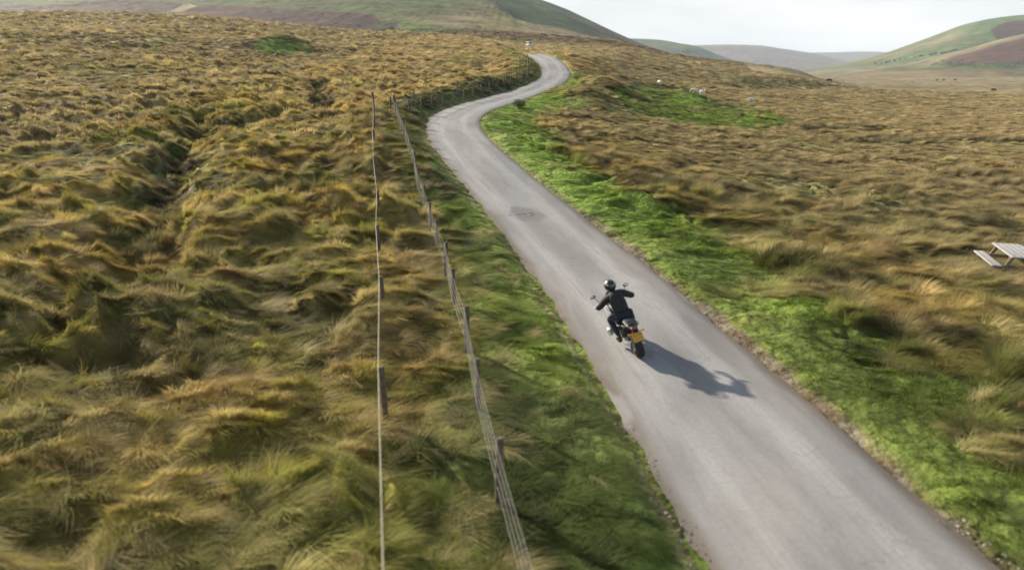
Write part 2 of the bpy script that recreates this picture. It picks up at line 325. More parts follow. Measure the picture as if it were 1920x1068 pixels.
# ---------------------------------------------------------------- materials
def mat(name, color=None, rough=.6, metal=0., attr=None, noise=None, bump=None, trans=0., coat=0., inst=False):
    m = bpy.data.materials.new(name); m.use_nodes = True; t = m.node_tree; b = t.nodes['Principled BSDF']
    b.inputs['Roughness'].default_value = rough; b.inputs['Metallic'].default_value = metal
    if coat: b.inputs['Coat Weight'].default_value = coat
    b.inputs['Specular IOR Level'].default_value = .12 if (attr or trans) else .5
    src = None
    if attr:
        a = t.nodes.new('ShaderNodeAttribute'); a.attribute_name = attr; a.attribute_type = 'INSTANCER' if inst else 'GEOMETRY'; src = a.outputs['Color']
    else:
        a = t.nodes.new('ShaderNodeRGB'); a.outputs[0].default_value = (*color, 1); src = a.outputs[0]
    geo = t.nodes.new('ShaderNodeNewGeometry')
    if noise:
        sc_, lo, hi = noise
        n = t.nodes.new('ShaderNodeTexNoise'); n.inputs['Scale'].default_value = sc_; n.inputs['Detail'].default_value = 5
        if attr: t.links.new(geo.outputs['Position'], n.inputs['Vector'])
        else:
            tcn = t.nodes.new('ShaderNodeTexCoord'); t.links.new(tcn.outputs['Object'], n.inputs['Vector'])
        mr = t.nodes.new('ShaderNodeMapRange'); mr.inputs[1].default_value = .3; mr.inputs[2].default_value = .7; mr.inputs[3].default_value = lo; mr.inputs[4].default_value = hi
        t.links.new(n.outputs[0], mr.inputs[0])
        mu = t.nodes.new('ShaderNodeVectorMath'); mu.operation = 'SCALE'; t.links.new(src, mu.inputs[0]); t.links.new(mr.outputs[0], mu.inputs['Scale']); src = mu.outputs[0]
    t.links.new(src, b.inputs['Base Color'])
    if bump:
        n2 = t.nodes.new('ShaderNodeTexNoise'); n2.inputs['Scale'].default_value = bump[0]; n2.inputs['Detail'].default_value = 6
        t.links.new(geo.outputs['Position'], n2.inputs['Vector'])
        bp = t.nodes.new('ShaderNodeBump'); bp.inputs['Strength'].default_value = bump[1]; bp.inputs['Distance'].default_value = bump[2]
        t.links.new(n2.outputs[0], bp.inputs['Height']); t.links.new(bp.outputs[0], b.inputs['Normal'])
    if trans:
        o = t.nodes['Material Output']; tr = t.nodes.new('ShaderNodeBsdfTranslucent'); t.links.new(src, tr.inputs[0])
        ms = t.nodes.new('ShaderNodeMixShader'); ms.inputs[0].default_value = trans
        t.links.new(b.outputs[0], ms.inputs[1]); t.links.new(tr.outputs[0], ms.inputs[2]); t.links.new(ms.outputs[0], o.inputs[0])
    return m

M_GROUND = mat('moor_ground', attr='Col', rough=.9, noise=(1.7, .75, 1.25), bump=(5, .8, .15))
M_HILL = mat('hill_ground', attr='Col', rough=.95, noise=(.05, .82, 1.18), bump=(.25, .5, 1.0))
M_GRASS = mat('grass_blades', attr='tint', inst=True, rough=.7, trans=.42)
M_BLACK = mat('black_plastic', (.014, .014, .016), .45)
M_RUBBER = mat('tyre_rubber', (.02, .02, .021), .8)
M_CLOTH = mat('black_riding_fabric', (.017, .018, .021), .8, noise=(9, .8, 1.3))
M_NAVY = mat('dark_navy_trousers', (.018, .024, .036), .85, noise=(9, .8, 1.3))
M_GLOVE = mat('black_leather', (.012, .012, .013), .5)
M_HELMET = mat('gloss_black_helmet', (.02, .02, .022), .18, coat=1)
M_SILVER = mat('silver_metal', (.62, .63, .65), .3, 1.)
M_DMETAL = mat('dark_metal', (.09, .09, .095), .4, .9)
M_WHITEP = mat('light_grey_paint', (.68, .70, .73), .25, coat=.6)
M_PLATE = mat('yellow_plate', (.70, .40, .025), .35, noise=(30, .9, 1.1))
M_MARK = mat('plate_marks', (.10, .055, .02), .5)
M_RED = mat('red_lens', (.35, .015, .012), .2, coat=.6)
M_AMBER = mat('amber_lens', (.6, .2, .02), .2)
M_GLASS = mat('dark_glass', (.02, .025, .03), .08, coat=1)
M_MIRROR = mat('mirror_glass', (.75, .78, .8), .04, 1.)
M_POST = mat('weathered_post', (.12, .092, .066), .9, noise=(14, .6, 1.4), bump=(40, .5, .01))
M_WIRE = mat('galvanised_wire', (.24, .23, .20), .7, .1)
M_RAIL = mat('pale_rail', (.38, .34, .25), .8, noise=(6, .8, 1.2))
M_TABLE = mat('bleached_timber', (.34, .33, .315), .75, noise=(12, .75, 1.2), bump=(60, .4, .004))
M_TIMBER = mat('brown_timber', (.23, .19, .13), .85, noise=(12, .7, 1.3), bump=(60, .4, .004))
M_WOOL = mat('sheep_wool', (.74, .70, .60), .95, noise=(30, .8, 1.15), bump=(25, .6, .03))
M_FACE = mat('sheep_face', (.45, .40, .33), .8)
M_CATTLE = mat('black_cattle_hide', (.022, .018, .016), .7)
M_BARK = mat('conifer_bark', (.07, .05, .035), .9)
M_NEEDLE = mat('conifer_needles', (.025, .045, .022), .8, noise=(.8, .6, 1.4))
M_STONE = mat('grey_stone', (.25, .225, .19), .9, noise=(6, .6, 1.3), bump=(20, .5, .02))
M_SHRUB = mat('shrub_leaves', (.085, .12, .04), .7, noise=(3, .6, 1.5))

# ---------------------------------------------------------------- object helpers
def mesh_np(name, V, F, m, smooth=True, cols=None, parent=None, uv=None):
    me = bpy.data.meshes.new(name); V = np.asarray(V, np.float32); F = np.asarray(F, np.int32)
    me.vertices.add(len(V)); me.vertices.foreach_set('co', V.ravel())
    k = F.shape[1]; me.loops.add(F.size); me.loops.foreach_set('vertex_index', F.ravel())
    me.polygons.add(len(F)); me.polygons.foreach_set('loop_start', np.arange(0, F.size, k, dtype=np.int32))
    me.update(calc_edges=True); me.validate()
    if smooth: me.polygons.foreach_set('use_smooth', np.ones(len(F), bool))
    if cols is not None:
        a = me.attributes.new('Col', 'FLOAT_COLOR', 'POINT'); cc = np.ones((len(V), 4), np.float32); cc[:, :3] = cols; a.data.foreach_set('color', cc.ravel())
    if uv is not None:
        l = me.uv_layers.new(name='UVMap'); l.data.foreach_set('uv', uv[F.ravel()].astype(np.float32).ravel())
    me.materials.append(m); o = bpy.data.objects.new(name, me); COL.objects.link(o)
    if parent: o.parent = parent
    return o

def grid_faces(nr, nc, wrap=False):
    i = np.arange(nr-1)[:, None]*nc; j = np.arange(nc-1)[None, :]
    a = (i+j).ravel(); F = np.stack([a, a+1, a+nc+1, a+nc], 1)
    if wrap:
        b = (np.arange(nr-1)*nc); F = np.vstack([F, np.stack([b+nc-1, b, b+nc, b+2*nc-1], 1)])
    return F

def obj(name, bm, m, parent=None, smooth=True, angle=40):
    bmesh.ops.recalc_face_normals(bm, faces=bm.faces)
    if smooth:
        for f in bm.faces: f.smooth = True
        for e in bm.edges:
            if len(e.link_faces) == 2 and e.calc_face_angle(0) > math.radians(angle): e.smooth = False
    me = bpy.data.meshes.new(name); bm.to_mesh(me); bm.free(); me.materials.append(m)
    o = bpy.data.objects.new(name, me); COL.objects.link(o)
    if parent: o.parent = parent
    return o

def tag(o, label=None, cat=None, group=None, kind=None):
    if label: o['label'] = label
    if cat: o['category'] = cat
    if group: o['group'] = group
    if kind: o['kind'] = kind
    return o

def empty(name, loc, rot=(0, 0, 0)):
    o = bpy.data.objects.new(name, None); COL.objects.link(o); o.location = loc; o.rotation_euler = rot; o.empty_display_size = .3
    return o

KIDS = {}
def copy_tree(o, parent=None):
    c = o.copy(); COL.objects.link(c); c.parent = parent
    for ch in [k for k in bpy.data.objects if k.parent == o]: copy_tree(ch, c)
    return c

def BM(): return bmesh.new()
def tube(bm, pts, rad, seg=8, cap=True, sq=1.):
    pts = [Vector(p) for p in pts]; rad = rad if isinstance(rad, (list, tuple)) else [rad]*len(pts)
    rings = []; up = None
    for i, p in enumerate(pts):
        t = (pts[min(i+1, len(pts)-1)]-pts[max(i-1, 0)]).normalized()
        if up is None: up = t.orthogonal().normalized()
        s = t.cross(up)
        if s.length < 1e-4: s = t.orthogonal()
        s.normalize(); up = s.cross(t).normalized()
        rings.append([bm.verts.new(p+(s*math.cos(a)+up*math.sin(a)*sq)*rad[i]) for a in [2*math.pi*k/seg for k in range(seg)]])
    for a, b in zip(rings[:-1], rings[1:]):
        for k in range(seg): bm.faces.new((a[k], a[(k+1) % seg], b[(k+1) % seg], b[k]))
    if cap: bm.faces.new(rings[0][::-1]); bm.faces.new(rings[-1])
def box(bm, c, s, rot=None, bev=0.):
    r = bmesh.ops.create_cube(bm, size=1); vs = r['verts']; M = Matrix.Translation(c) @ (Euler(rot).to_matrix().to_4x4() if rot else Matrix()) @ Matrix.Diagonal((*s, 1))
    bmesh.ops.transform(bm, matrix=M, verts=vs)
    if bev:
        es = list({e for v in vs for e in v.link_edges}); bmesh.ops.bevel(bm, geom=es, offset=bev, segments=2, affect='EDGES', profile=.5)
def ell(bm, c, r, rot=None, u=14, v=10):
    q = bmesh.ops.create_uvsphere(bm, u_segments=u, v_segments=v, radius=1)
    bmesh.ops.transform(bm, matrix=Matrix.Translation(c) @ (Euler(rot).to_matrix().to_4x4() if rot else Matrix()) @ Matrix.Diagonal((*r, 1)), verts=q['verts'])
def cyl(bm, a, b, r1, r2=None, seg=16): tube(bm, [a, b], [r1, r1 if r2 is None else r2], seg)
def prism(bm, out, x0, x1, bev=0.):
    a = [bm.verts.new((x0, y, z)) for y, z in out]; b = [bm.verts.new((x1, y, z)) for y, z in out]; n = len(out)
    fs = [bm.faces.new(a[::-1]), bm.faces.new(b)]+[bm.faces.new((a[i], a[(i+1) % n], b[(i+1) % n], b[i])) for i in range(n)]
    if bev:
        es = list({e for f in fs for e in f.edges}); bmesh.ops.bevel(bm, geom=es, offset=bev, segments=2, affect='EDGES', profile=.5)
def loft(bm, secs, seg=16):
    """secs: (y, z, half width, half height, squareness)"""
    rings = []
    for y, z, rx, rz, p in secs:
        rr = []
        for k in range(seg):
            a = 2*math.pi*k/seg; c, s = math.cos(a), math.sin(a)
            rr.append(bm.verts.new((rx*math.copysign(abs(c)**p, c), y, z+rz*math.copysign(abs(s)**p, s))))
        rings.append(rr)
    for a, b in zip(rings[:-1], rings[1:]):
        for k in range(seg): bm.faces.new((a[k], a[(k+1) % seg], b[(k+1) % seg], b[k]))
    bm.faces.new(rings[0][::-1]); bm.faces.new(rings[-1])
def torus(bm, c, R, r, n=40, m=10, sx=1.):
    rings = []
    for i in range(n):
        a = 2*math.pi*i/n
        rings.append([bm.verts.new((c[0]+r*math.sin(b)*sx, c[1]+(R+r*math.cos(b))*math.cos(a), c[2]+(R+r*math.cos(b))*math.sin(a))) for b in [2*math.pi*j/m for j in range(m)]])
    for i in range(n):
        p, q = rings[i], rings[(i+1) % n]
        for j in range(m): bm.faces.new((p[j], p[(j+1) % m], q[(j+1) % m], q[j]))

def skin(name, chains, m, parent=None, sub=2, root=None):
    """one continuous body grown over a skeleton; chains: lists of (x, y, z, rx, ry), shared points join"""
    me = bpy.data.meshes.new(name); V = []; E = []; R = []; idx = {}
    for ch in chains:
        last = None
        for q in ch:
            k = tuple(round(v, 4) for v in q[:3])
            if k not in idx: idx[k] = len(V); V.append(q[:3]); R.append(q[3:5] if len(q) > 4 else (q[3], q[3]))
            if last is not None and last != idx[k]: E.append((last, idx[k]))
            last = idx[k]
    me.from_pydata(V, E, []); o = bpy.data.objects.new(name, me); COL.objects.link(o)
    sk = o.modifiers.new('skin', 'SKIN'); sk.use_smooth_shade = True
    for i, d in enumerate(me.skin_vertices[0].data): d.radius = R[i]; d.use_root = (i == 0)
    ss = o.modifiers.new('sub', 'SUBSURF'); ss.levels = sub; ss.render_levels = sub
    dg = bpy.context.evaluated_depsgraph_get(); ev = o.evaluated_get(dg); nm = bpy.data.meshes.new_from_object(ev)
    o.modifiers.clear(); o.data = nm; nm.name = name; nm.materials.clear(); nm.materials.append(m)
    nm.polygons.foreach_set('use_smooth', np.ones(len(nm.polygons), bool))
    if parent: o.parent = parent
    return o
# ---------------------------------------------------------------- ground: one sheet out to the horizon
def build_ground():
    fine = np.radians(np.linspace(-50, 50, 780)); rest = np.radians(np.linspace(50, 310, 72)[1:-1])
    th = np.concatenate([fine, rest]); nr = 1250
    r = np.concatenate([[.02], np.exp(np.linspace(math.log(2.2), math.log(9000), nr-1))])
    Th, R = np.meshgrid(th, r); X = R*np.sin(Th); Y = R*np.cos(Th)
    Z, sd, al = land(X, Y)
    c = ground_col(X, Y, Z, sd)
    V = np.stack([X, Y, Z], -1).reshape(-1, 3)
    o = mesh_np('ground', V, grid_faces(nr, len(th), True)[:, ::-1], M_GROUND, cols=c.reshape(-1, 3)); tag(o, kind='structure')
    return o
build_ground()

# ---------------------------------------------------------------- hills beyond
def hill(name, crest, Yc, Yf, zf, colf, back=1.6, n=(90, 260), rough=.03, shape=1.0, cres=None):
    """crest: (px, row) of the skyline; a solid rounded ridge at distance Yc whose foot lies at Yf"""
    px = np.array([c[0] for c in crest], float); el = np.array([(534-c[1])/FPX for c in crest]); zc = CH+Yc*np.tan(np.arctan(el)-PITCH)
    U = np.linspace(px[0], px[-1], n[1]); zcr = pchip(px, zc, U)
    D = np.concatenate([np.linspace(0, 1, n[0]), np.linspace(1, 2, 26)[1:]])
    DD, UU = np.meshgrid(D, U, indexing='ij'); ZC = np.meshgrid(D, zcr, indexing='ij')[1]
    Yw = np.where(DD <= 1, Yf+(Yc-Yf)*DD, Yc+(DD-1)*(back-1)*Yc)
    X = (UU-960)/1344*Yw
    s = np.where(DD <= 1, np.sin(np.clip(DD, 0, 1)*math.pi/2)**shape, 1-sstep(1, 2, DD))
    Zf = zf-3
    amp = rough*(ZC-Zf)*sstep(0, .2, DD)*sstep(1.0, .8, DD)
    Z = Zf+(ZC-Zf)*s+amp*(fbm(X/180+3, Yw/260, 77, 4)*1.2+.4*np.abs(vnoise(X/70, Yw/90, 78)))
    px_, row_ = proj(X.ravel(), Yw.ravel(), Z.ravel())
    c = colf(px_, row_, X.ravel(), Yw.ravel())*(.78+.42*fbm(X.ravel()*.05, Yw.ravel()*.07, 26, 4)[:, None])
    o = mesh_np(name, np.stack([X, Yw, Z], -1).reshape(-1, 3), grid_faces(len(D), n[1]), M_HILL, cols=np.clip(c, .01, .8))
    tag(o, kind='structure')
    def at(px, row):
        f = lambda a, b: _hz(a, b)
        k = np.argmin((px_-px)**2+(row_-row)**2); return np.array([X.ravel()[k], Yw.ravel()[k], Z.ravel()[k]])
    return at

def one(px): return np.ones((len(px), 1))
def cB(px, row, x, y):
    n = fbm(x*.006, y*.01, 21, 4)+.3*fbm(x*.04, y*.06, 27, 3); c = lerp(C(.12, .16, .045)*one(px), C(.20, .185, .08)*one(px), sstep(-.3, .5, n))
    c = lerp(c, RUSH[None, :]*1.0, sstep(0, .5, n+.02*(row-20)-(px-1000)*.004)*.5); return c
def cC(px, row, x, y):
    n = fbm(x*.012, y*.012, 22, 4)+.35*fbm(x*.05, y*.06, 28, 3); edge = np.interp(px, [1600, 1700, 1750, 1815, 1872, 1920, 2200], [140, 122, 109, 91, 73, 62, 0])
    c = lerp(C(.28, .24, .12)*one(px), C(.115, .060, .034)*one(px), sstep(4, 11, row-edge+4*n)*sstep(1740, 1800, px+15*n))
    c = lerp(c, C(.12, .15, .035)*one(px), sstep(119, 128, row+5*n)); c = lerp(c, C(.24, .17, .08)*one(px), sstep(130, 136, row+3*n))
    st = in_poly(px, row+2*n, [(1690, 127), (1745, 112), (1740, 117), (1690, 129)]); c[st] = RUSH
    return c*(1+.25*n[:, None])
def cD(px, row, x, y):
    n = fbm(x*.005, y*.008, 23, 4)+.35*fbm(x*.03, y*.04, 29, 3); c = lerp(C(.165, .18, .07)*one(px), C(.26, .23, .12)*one(px), sstep(-.3, .4, n))
    c = lerp(c, C(.11, .19, .05)*one(px), sstep(1780, 1850, px+30*n)*sstep(95, 60, row)*.8)
    g = in_poly(px, row+2*n, [(1640, 124), (1700, 100), (1770, 84), (1840, 82), (1850, 92), (1800, 100), (1700, 118)]); c = lerp(c, C(.125, .19, .055)*one(px), g*.7)
    h = in_poly(px+8*n, row+4*n, [(1880, 43), (1925, 37), (2100, 30), (2200, 60), (2000, 90), (1868, 75), (1858, 60)]); c = lerp(c, HEATH[None, :], h*.95)
    return c*(1+.15*n[:, None])
def cE(px, row, x, y):
    n = fbm(x*.003, y*.004, 24, 3); return lerp(C(.11, .17, .06)*one(px), C(.20, .18, .08)*one(px), sstep(-.2, .5, n))
def cF(px, row, x, y):
    n = fbm(x*.002, y*.003, 25, 4); return lerp(C(.26, .20, .17)*one(px), C(.20, .18, .12)*one(px), sstep(-.3, .4, n))
at_B = hill('hill', [(300, -60), (640, -62), (900, -32), (1000, 0), (1057, 20), (1097, 38), (1140, 58), (1173, 72), (1207, 85), (1300, 112), (1420, 135)], 1150, 720, 0, cB, back=1.5)
at_C = hill('hillside', [(1560, 143), (1631, 133), (1697, 121), (1751, 107.5), (1815, 90), (1872, 72.5), (1920, 61.5), (2050, 22), (2300, -30), (2600, -20)], 1400, 1000, -8, cC, back=1.4, shape=1.2)
at_D = hill('hill', [(1480, 134), (1511, 131.5), (1555, 124), (1598, 115), (1631, 107.5), (1664, 97.6), (1697, 85.6), (1730, 73.6), (1762, 61.5), (1795, 48), (1828, 40), (1872, 34), (1907, 31), (2000, 28), (2300, 20), (2700, 30)], 2000, 1250, -8, cD, back=1.5)
at_E = hill('distant_hill', [(1000, 66), (1177, 73), (1228, 75.5), (1271, 82), (1296, 86), (1356, 107), (1420, 124), (1440, 128)], 2500, 1900, -8, cE, back=1.4)
at_F = hill('distant_hill', [(1200, 92), (1292, 86), (1350, 85), (1416, 86), (1467, 92.6), (1519, 100), (1570, 112), (1640, 125)], 4200, 3000, -8, cF, back=1.3)
at_G = hill('distant_hill', [(1380, 110), (1450, 103), (1519, 99.5), (1560, 98.5), (1612, 97), (1655, 98), (1720, 108), (1900, 100)], 5600, 4600, -8, cF, back=1.1)

# ---------------------------------------------------------------- road
def build_road():
    us = np.linspace(-1, 1, 17); k = np.arange(0, len(RL)-1, .25); P = np.stack([np.interp(k, np.arange(len(RL)), RL[:, i]) for i in (0, 1)], 1)
    Nn = np.stack([np.interp(k, np.arange(len(RL)), RN[:, i]) for i in (0, 1)], 1); s = np.interp(k, np.arange(len(RL)), RS)
    wl = HW+.06*vnoise(s*.9, s*0, 31)+.06*vnoise(s*3.1, s*0, 32)+.03*vnoise(s*9, s*0, 35); wr = HW+.03*vnoise(s*.7, s*0, 33)+.03*vnoise(s*3.3, s*0, 34)
    V = []; UV = []
    zc = base(P[:, 0], P[:, 1])
    for u in us:
        w_ = np.where(u < 0, wl, wr)*u
        q = P+Nn*w_[:, None]; z = base(q[:, 0], q[:, 1])+.02+.05*(1-u*u)-.03*(abs(u) > .99)
        V.append(np.stack([q[:, 0], q[:, 1], z], 1)); UV.append(np.stack([w_, s], 1))
    V = np.stack(V, 1); UV = np.stack(UV, 1)
    m = bpy.data.materials.new('worn_asphalt'); m.use_nodes = True; t = m.node_tree; b = t.nodes['Principled BSDF']; b.inputs['Roughness'].default_value = .82; b.inputs['Specular IOR Level'].default_value = .35
    Nn_ = t.nodes.new; L = t.links.new
    uv = Nn_('ShaderNodeUVMap'); uv.uv_map = 'UVMap'; sp = Nn_('ShaderNodeSeparateXYZ'); L(uv.outputs[0], sp.inputs[0])
    def noise(scale, vec, detail=5, rough=.6):
        mpn = Nn_('ShaderNodeMapping'); mpn.inputs['Scale'].default_value = vec; L(uv.outputs[0], mpn.inputs[0])
        n = Nn_('ShaderNodeTexNoise'); n.inputs['Scale'].default_value = scale; n.inputs['Detail'].default_value = detail; n.inputs['Roughness'].default_value = rough; L(mpn.outputs[0], n.inputs[0]); return n.outputs[0]
    def rng_(src, a, b_, c, d, smooth=True):
        r = Nn_('ShaderNodeMapRange'); r.interpolation_type = 'SMOOTHSTEP' if smooth else 'LINEAR'
        for i, v in enumerate((a, b_, c, d)): r.inputs[i+1].default_value = v
        L(src, r.inputs[0]); return r.outputs[0]
    def mix(f, a, b_):
        x = Nn_('ShaderNodeMixRGB')
        for i, v in enumerate((f, a, b_)):
            if hasattr(v, 'links'): L(v, x.inputs[i])
            else: x.inputs[i].default_value = v if i == 0 else (*v, 1)
        return x.outputs[0]
    def mth(op, a, b_):
        x = Nn_('ShaderNodeMath'); x.operation = op
        for i, v in enumerate((a, b_)):
            if hasattr(v, 'links'): L(v, x.inputs[i])
            else: x.inputs[i].default_value = v
        return x.outputs[0]
    big = noise(.5, (1.2, .28, 1)); mid = noise(1.0, (2.4, .35, 1), 6); fin = noise(14, (1, 1, 1), 3); strk = noise(1, (6, .12, 1), 4)
    c = mix(rng_(big, .35, .65, 0, 1), (.210, .200, .190), (.312, .300, .286))
    # wheel tracks polished paler, at +-0.85 m from the crown
    tr = mth('ABSOLUTE', mth('SUBTRACT', mth('ABSOLUTE', mth('ADD', sp.outputs[0], .12), 0), .85), 0)
    c = mix(mth('MULTIPLY', rng_(tr, .0, .5, .75, 0), rng_(strk, .3, .6, .3, 1)), c, (.39, .378, .362))
    c = mix(rng_(mid, .52, .72, 0, .55), c, (.20, .178, .158))
    c = mix(rng_(strk, .55, .75, 0, .35), c, (.16, .155, .155))
    ed = mth('ADD', mth('ABSOLUTE', sp.outputs[0], 0), mth('MULTIPLY', mid, .5))
    c = mix(rng_(ed, 1.70, 2.12, 0, .9), c, (.135, .105, .075))
    c = mix(rng_(fin, .3, .7, .0, .22), c, (.12, .115, .11))
    pt = Nn_('ShaderNodeTexNoise'); pt.inputs['Scale'].default_value = 60; L(uv.outputs[0], pt.inputs[0]); c = mix(rng_(pt.outputs[0], .55, .75, 0, .3), c, (.40, .39, .38))
    vo = Nn_('ShaderNodeTexVoronoi'); vo.feature = 'DISTANCE_TO_EDGE'; vo.inputs['Scale'].default_value = .55
    dm = Nn_('ShaderNodeVectorMath'); dm.operation = 'ADD'; nd = Nn_('ShaderNodeTexNoise'); nd.inputs['Scale'].default_value = 2.2; L(uv.outputs[0], nd.inputs[0]); L(uv.outputs[0], dm.inputs[0]); L(nd.outputs[1], dm.inputs[1]); L(dm.outputs[0], vo.inputs['Vector'])
    crk = mth('MULTIPLY', rng_(vo.outputs[0], .003, .010, .3, 0), rng_(noise(.35, (1, .6, 1), 2), .50, .60, 0, 1)); c = mix(crk, c, (.09, .085, .08))
    c = mix(rng_(noise(2.6, (1, .8, 1), 6, .7), .5, .68, 0, .35), c, (.22, .205, .19))
    # potholed patch and a few darker repairs, each at its own spot along the road
    def blob(u0, s0, ru, rs, colr, k, ragged=.8):
        nonlocal c
        a = mth('POWER', mth('DIVIDE', mth('SUBTRACT', sp.outputs[0], u0), ru), 2); bb = mth('POWER', mth('ABSOLUTE', mth('DIVIDE', mth('SUBTRACT', sp.outputs[1], s0), rs), 0), 2)
        d = mth('ADD', mth('ADD', a, bb), mth('MULTIPLY', mth('SUBTRACT', mid, .5), ragged*4))
        c = mix(rng_(d, .5, 1.2, k, 0), c, colr)
    p0 = ray(988, 405); sdp, alp = road_sd(np.array([p0[0]]), np.array([p0[1]])); u0, s0 = float(sdp[0]), float(alp[0])
    blob(u0, s0, .75, 1.1, (.15, .14, .13), .7); 
    hole = Nn_('ShaderNodeTexNoise'); hole.inputs['Scale'].default_value = 5; L(uv.outputs[0], hole.inputs[0])
    for uu, ss, ru, rs in ((u0, s0, .5, .35), (u0-.5, s0-.1, .3, .2)):
        a = mth('POWER', mth('DIVIDE', mth('SUBTRACT', sp.outputs[0], uu), ru), 2); bb = mth('POWER', mth('ABSOLUTE', mth('DIVIDE', mth('SUBTRACT', sp.outputs[1], ss), rs), 0), 2)
        f = mth('MULTIPLY', rng_(mth('ADD', a, bb), .3, 1.2, 1, 0), rng_(hole.outputs[0], .5, .6, 0, .8)); c = mix(f, c, (.05, .045, .04))
    for px, row, ru, rs, cc, kk in ((1330, 640, .35, 1.6, (.17, .155, .14), .5), (1245, 700, .25, .9, (.33, .32, .31), .5), (1300, 560, .3, 1.0, (.32, .30, .28), .5), (1180, 500, .5, 2.2, (.20, .18, .16), .45), (1150, 760, .3, .9, (.33, .32, .31), .5), (1060, 135, .6, 2, (.34, .34, .34), .5)):
        p = ray(px, row); sdp, alp = road_sd(np.array([p[0]]), np.array([p[1]])); blob(float(sdp[0]), float(alp[0]), ru, rs, cc, kk)
    L(c, b.inputs['Base Color'])
    bp = Nn_('ShaderNodeBump'); bp.inputs['Strength'].default_value = .35; bp.inputs['Distance'].default_value = .01; L(pt.outputs[0], bp.inputs['Height']); L(bp.outputs[0], b.inputs['Normal'])
    o = mesh_np('road', V.reshape(-1, 3), grid_faces(len(k), len(us))[:, ::-1], m, uv=UV.reshape(-1, 2)); tag(o, kind='structure')
build_road()

def G(x, y): return float(land(np.array([x]), np.array([y]))[0][0])
def B(x, y): return float(base(np.array([x]), np.array([y]))[0])
def rayG(px, row, h=0.):
    return ray(px, row, h, f=lambda a, b: land(a, b, False)[0])

# loose stones and crumbled tarmac along the right-hand edge
def stones():
    V = []; F = []; n = 0
    ico = bmesh.new(); bmesh.ops.create_icosphere(ico, subdivisions=1, radius=1); iv = np.array([v.co[:] for v in ico.verts]); fi = np.array([[v.index for v in f.verts] for f in ico.faces]); ico.free()
    k = 0
    while k < 900:
        s = rng.uniform(40, 85)**1.0; side = 1 if rng.random() < .82 else -1
        i = int(np.searchsorted(RS, s)); 
        if i >= len(RL)-1: continue
        if RL[i][1] < 3 or RL[i][1] > 32: continue
        if vnoise(np.array([s*.8]), np.array([side*9.]), 90)[0] < -.1: continue
        k += 1
        d = side*(HW+rng.normal(.07, .075)); p = RL[i]+RN[i]*d+_sg[i]*rng.uniform(-.8, .8); r = rng.uniform(.007, .018)*(1.9 if rng.random() < .06 else 1)
        z = float(base(p[0], p[1]))+.07
        a = rng.uniform(0, 6.28); R2 = np.array([[math.cos(a), -math.sin(a), 0], [math.sin(a), math.cos(a), 0], [0, 0, 1]])
        v = (iv*(1+.25*rng.normal(size=(len(iv), 1)))*np.array([r*1.3, r, r*.6])) @ R2.T+np.array([p[0], p[1], z])
        V.append(v); F.append(fi+n); n += len(iv)
    o = mesh_np('gravel', np.vstack(V), np.vstack(F), M_STONE, smooth=False); tag(o, 'crumbled stones and grit along the road edge', 'gravel', kind='stuff')
stones()

# ---------------------------------------------------------------- grass
def tuft(name, n, h, spread, wd, curl, lean=.0, wind=.25, segs=4, seed=0, hv=.35):
    R = np.random.default_rng(seed); V = []; F = []; k = 0
    for i in range(n):
        a = R.uniform(0, 2*math.pi); rr = spread*math.sqrt(R.random()); ox, oy = rr*math.cos(a), rr*math.sin(a)
        hh = h*(1+hv*R.normal()*.6); out = curl*R.uniform(.4, 1.3)*hh; d = np.array([math.cos(a)+R.normal()*.35+wind*1.6, math.sin(a)+R.normal()*.35-wind*.5]); d /= np.hypot(*d)+1e-6
        out2 = out+lean*hh; sw = np.array([-d[1], d[0]])
        ww = wd*R.uniform(.7, 1.3)
        for s in range(segs+1):
            t = s/segs; px_ = ox+d[0]*out2*t**1.7; py_ = oy+d[1]*out2*t**1.7; pz = hh*(t-.42*curl*t**2.6)-.04
            q = ww*(1-t**2)*.5+.0006
            V.append((px_+sw[0]*q, py_+sw[1]*q, pz)); V.append((px_-sw[0]*q, py_-sw[1]*q, pz))
            if s < segs: F.append((k, k+1, k+3, k+2))
            k += 2
    me = bpy.data.meshes.new(name); me.from_pydata(V, [], F); me.materials.append(M_GRASS)
    me.polygons.foreach_set('use_smooth', np.ones(len(F), bool))
    return bpy.data.objects.new(name, me)          # a prototype, not linked into the scene

PROTO = {'moor': [tuft('moor_tuft', 210, .29, .21, .0075, 1.2, seed=s, wind=.75) for s in (1, 2, 3)],
         'short': [tuft('short_tuft', 130, .11, .18, .009, .7, seed=s, wind=.3) for s in (4, 5)],
         'rush': [tuft('rush_tuft', 210, .48, .19, .0075, .65, seed=s, wind=.6, hv=.25) for s in (6, 7)],
         'wmoor': [tuft('broad_moor_tuft', 130, .24, .36, .024, 1.0, seed=s, wind=.7, segs=3) for s in (8, 9)],
         'wshort': [tuft('broad_short_tuft', 90, .11, .34, .028, .6, seed=s, segs=2) for s in (10,)]}

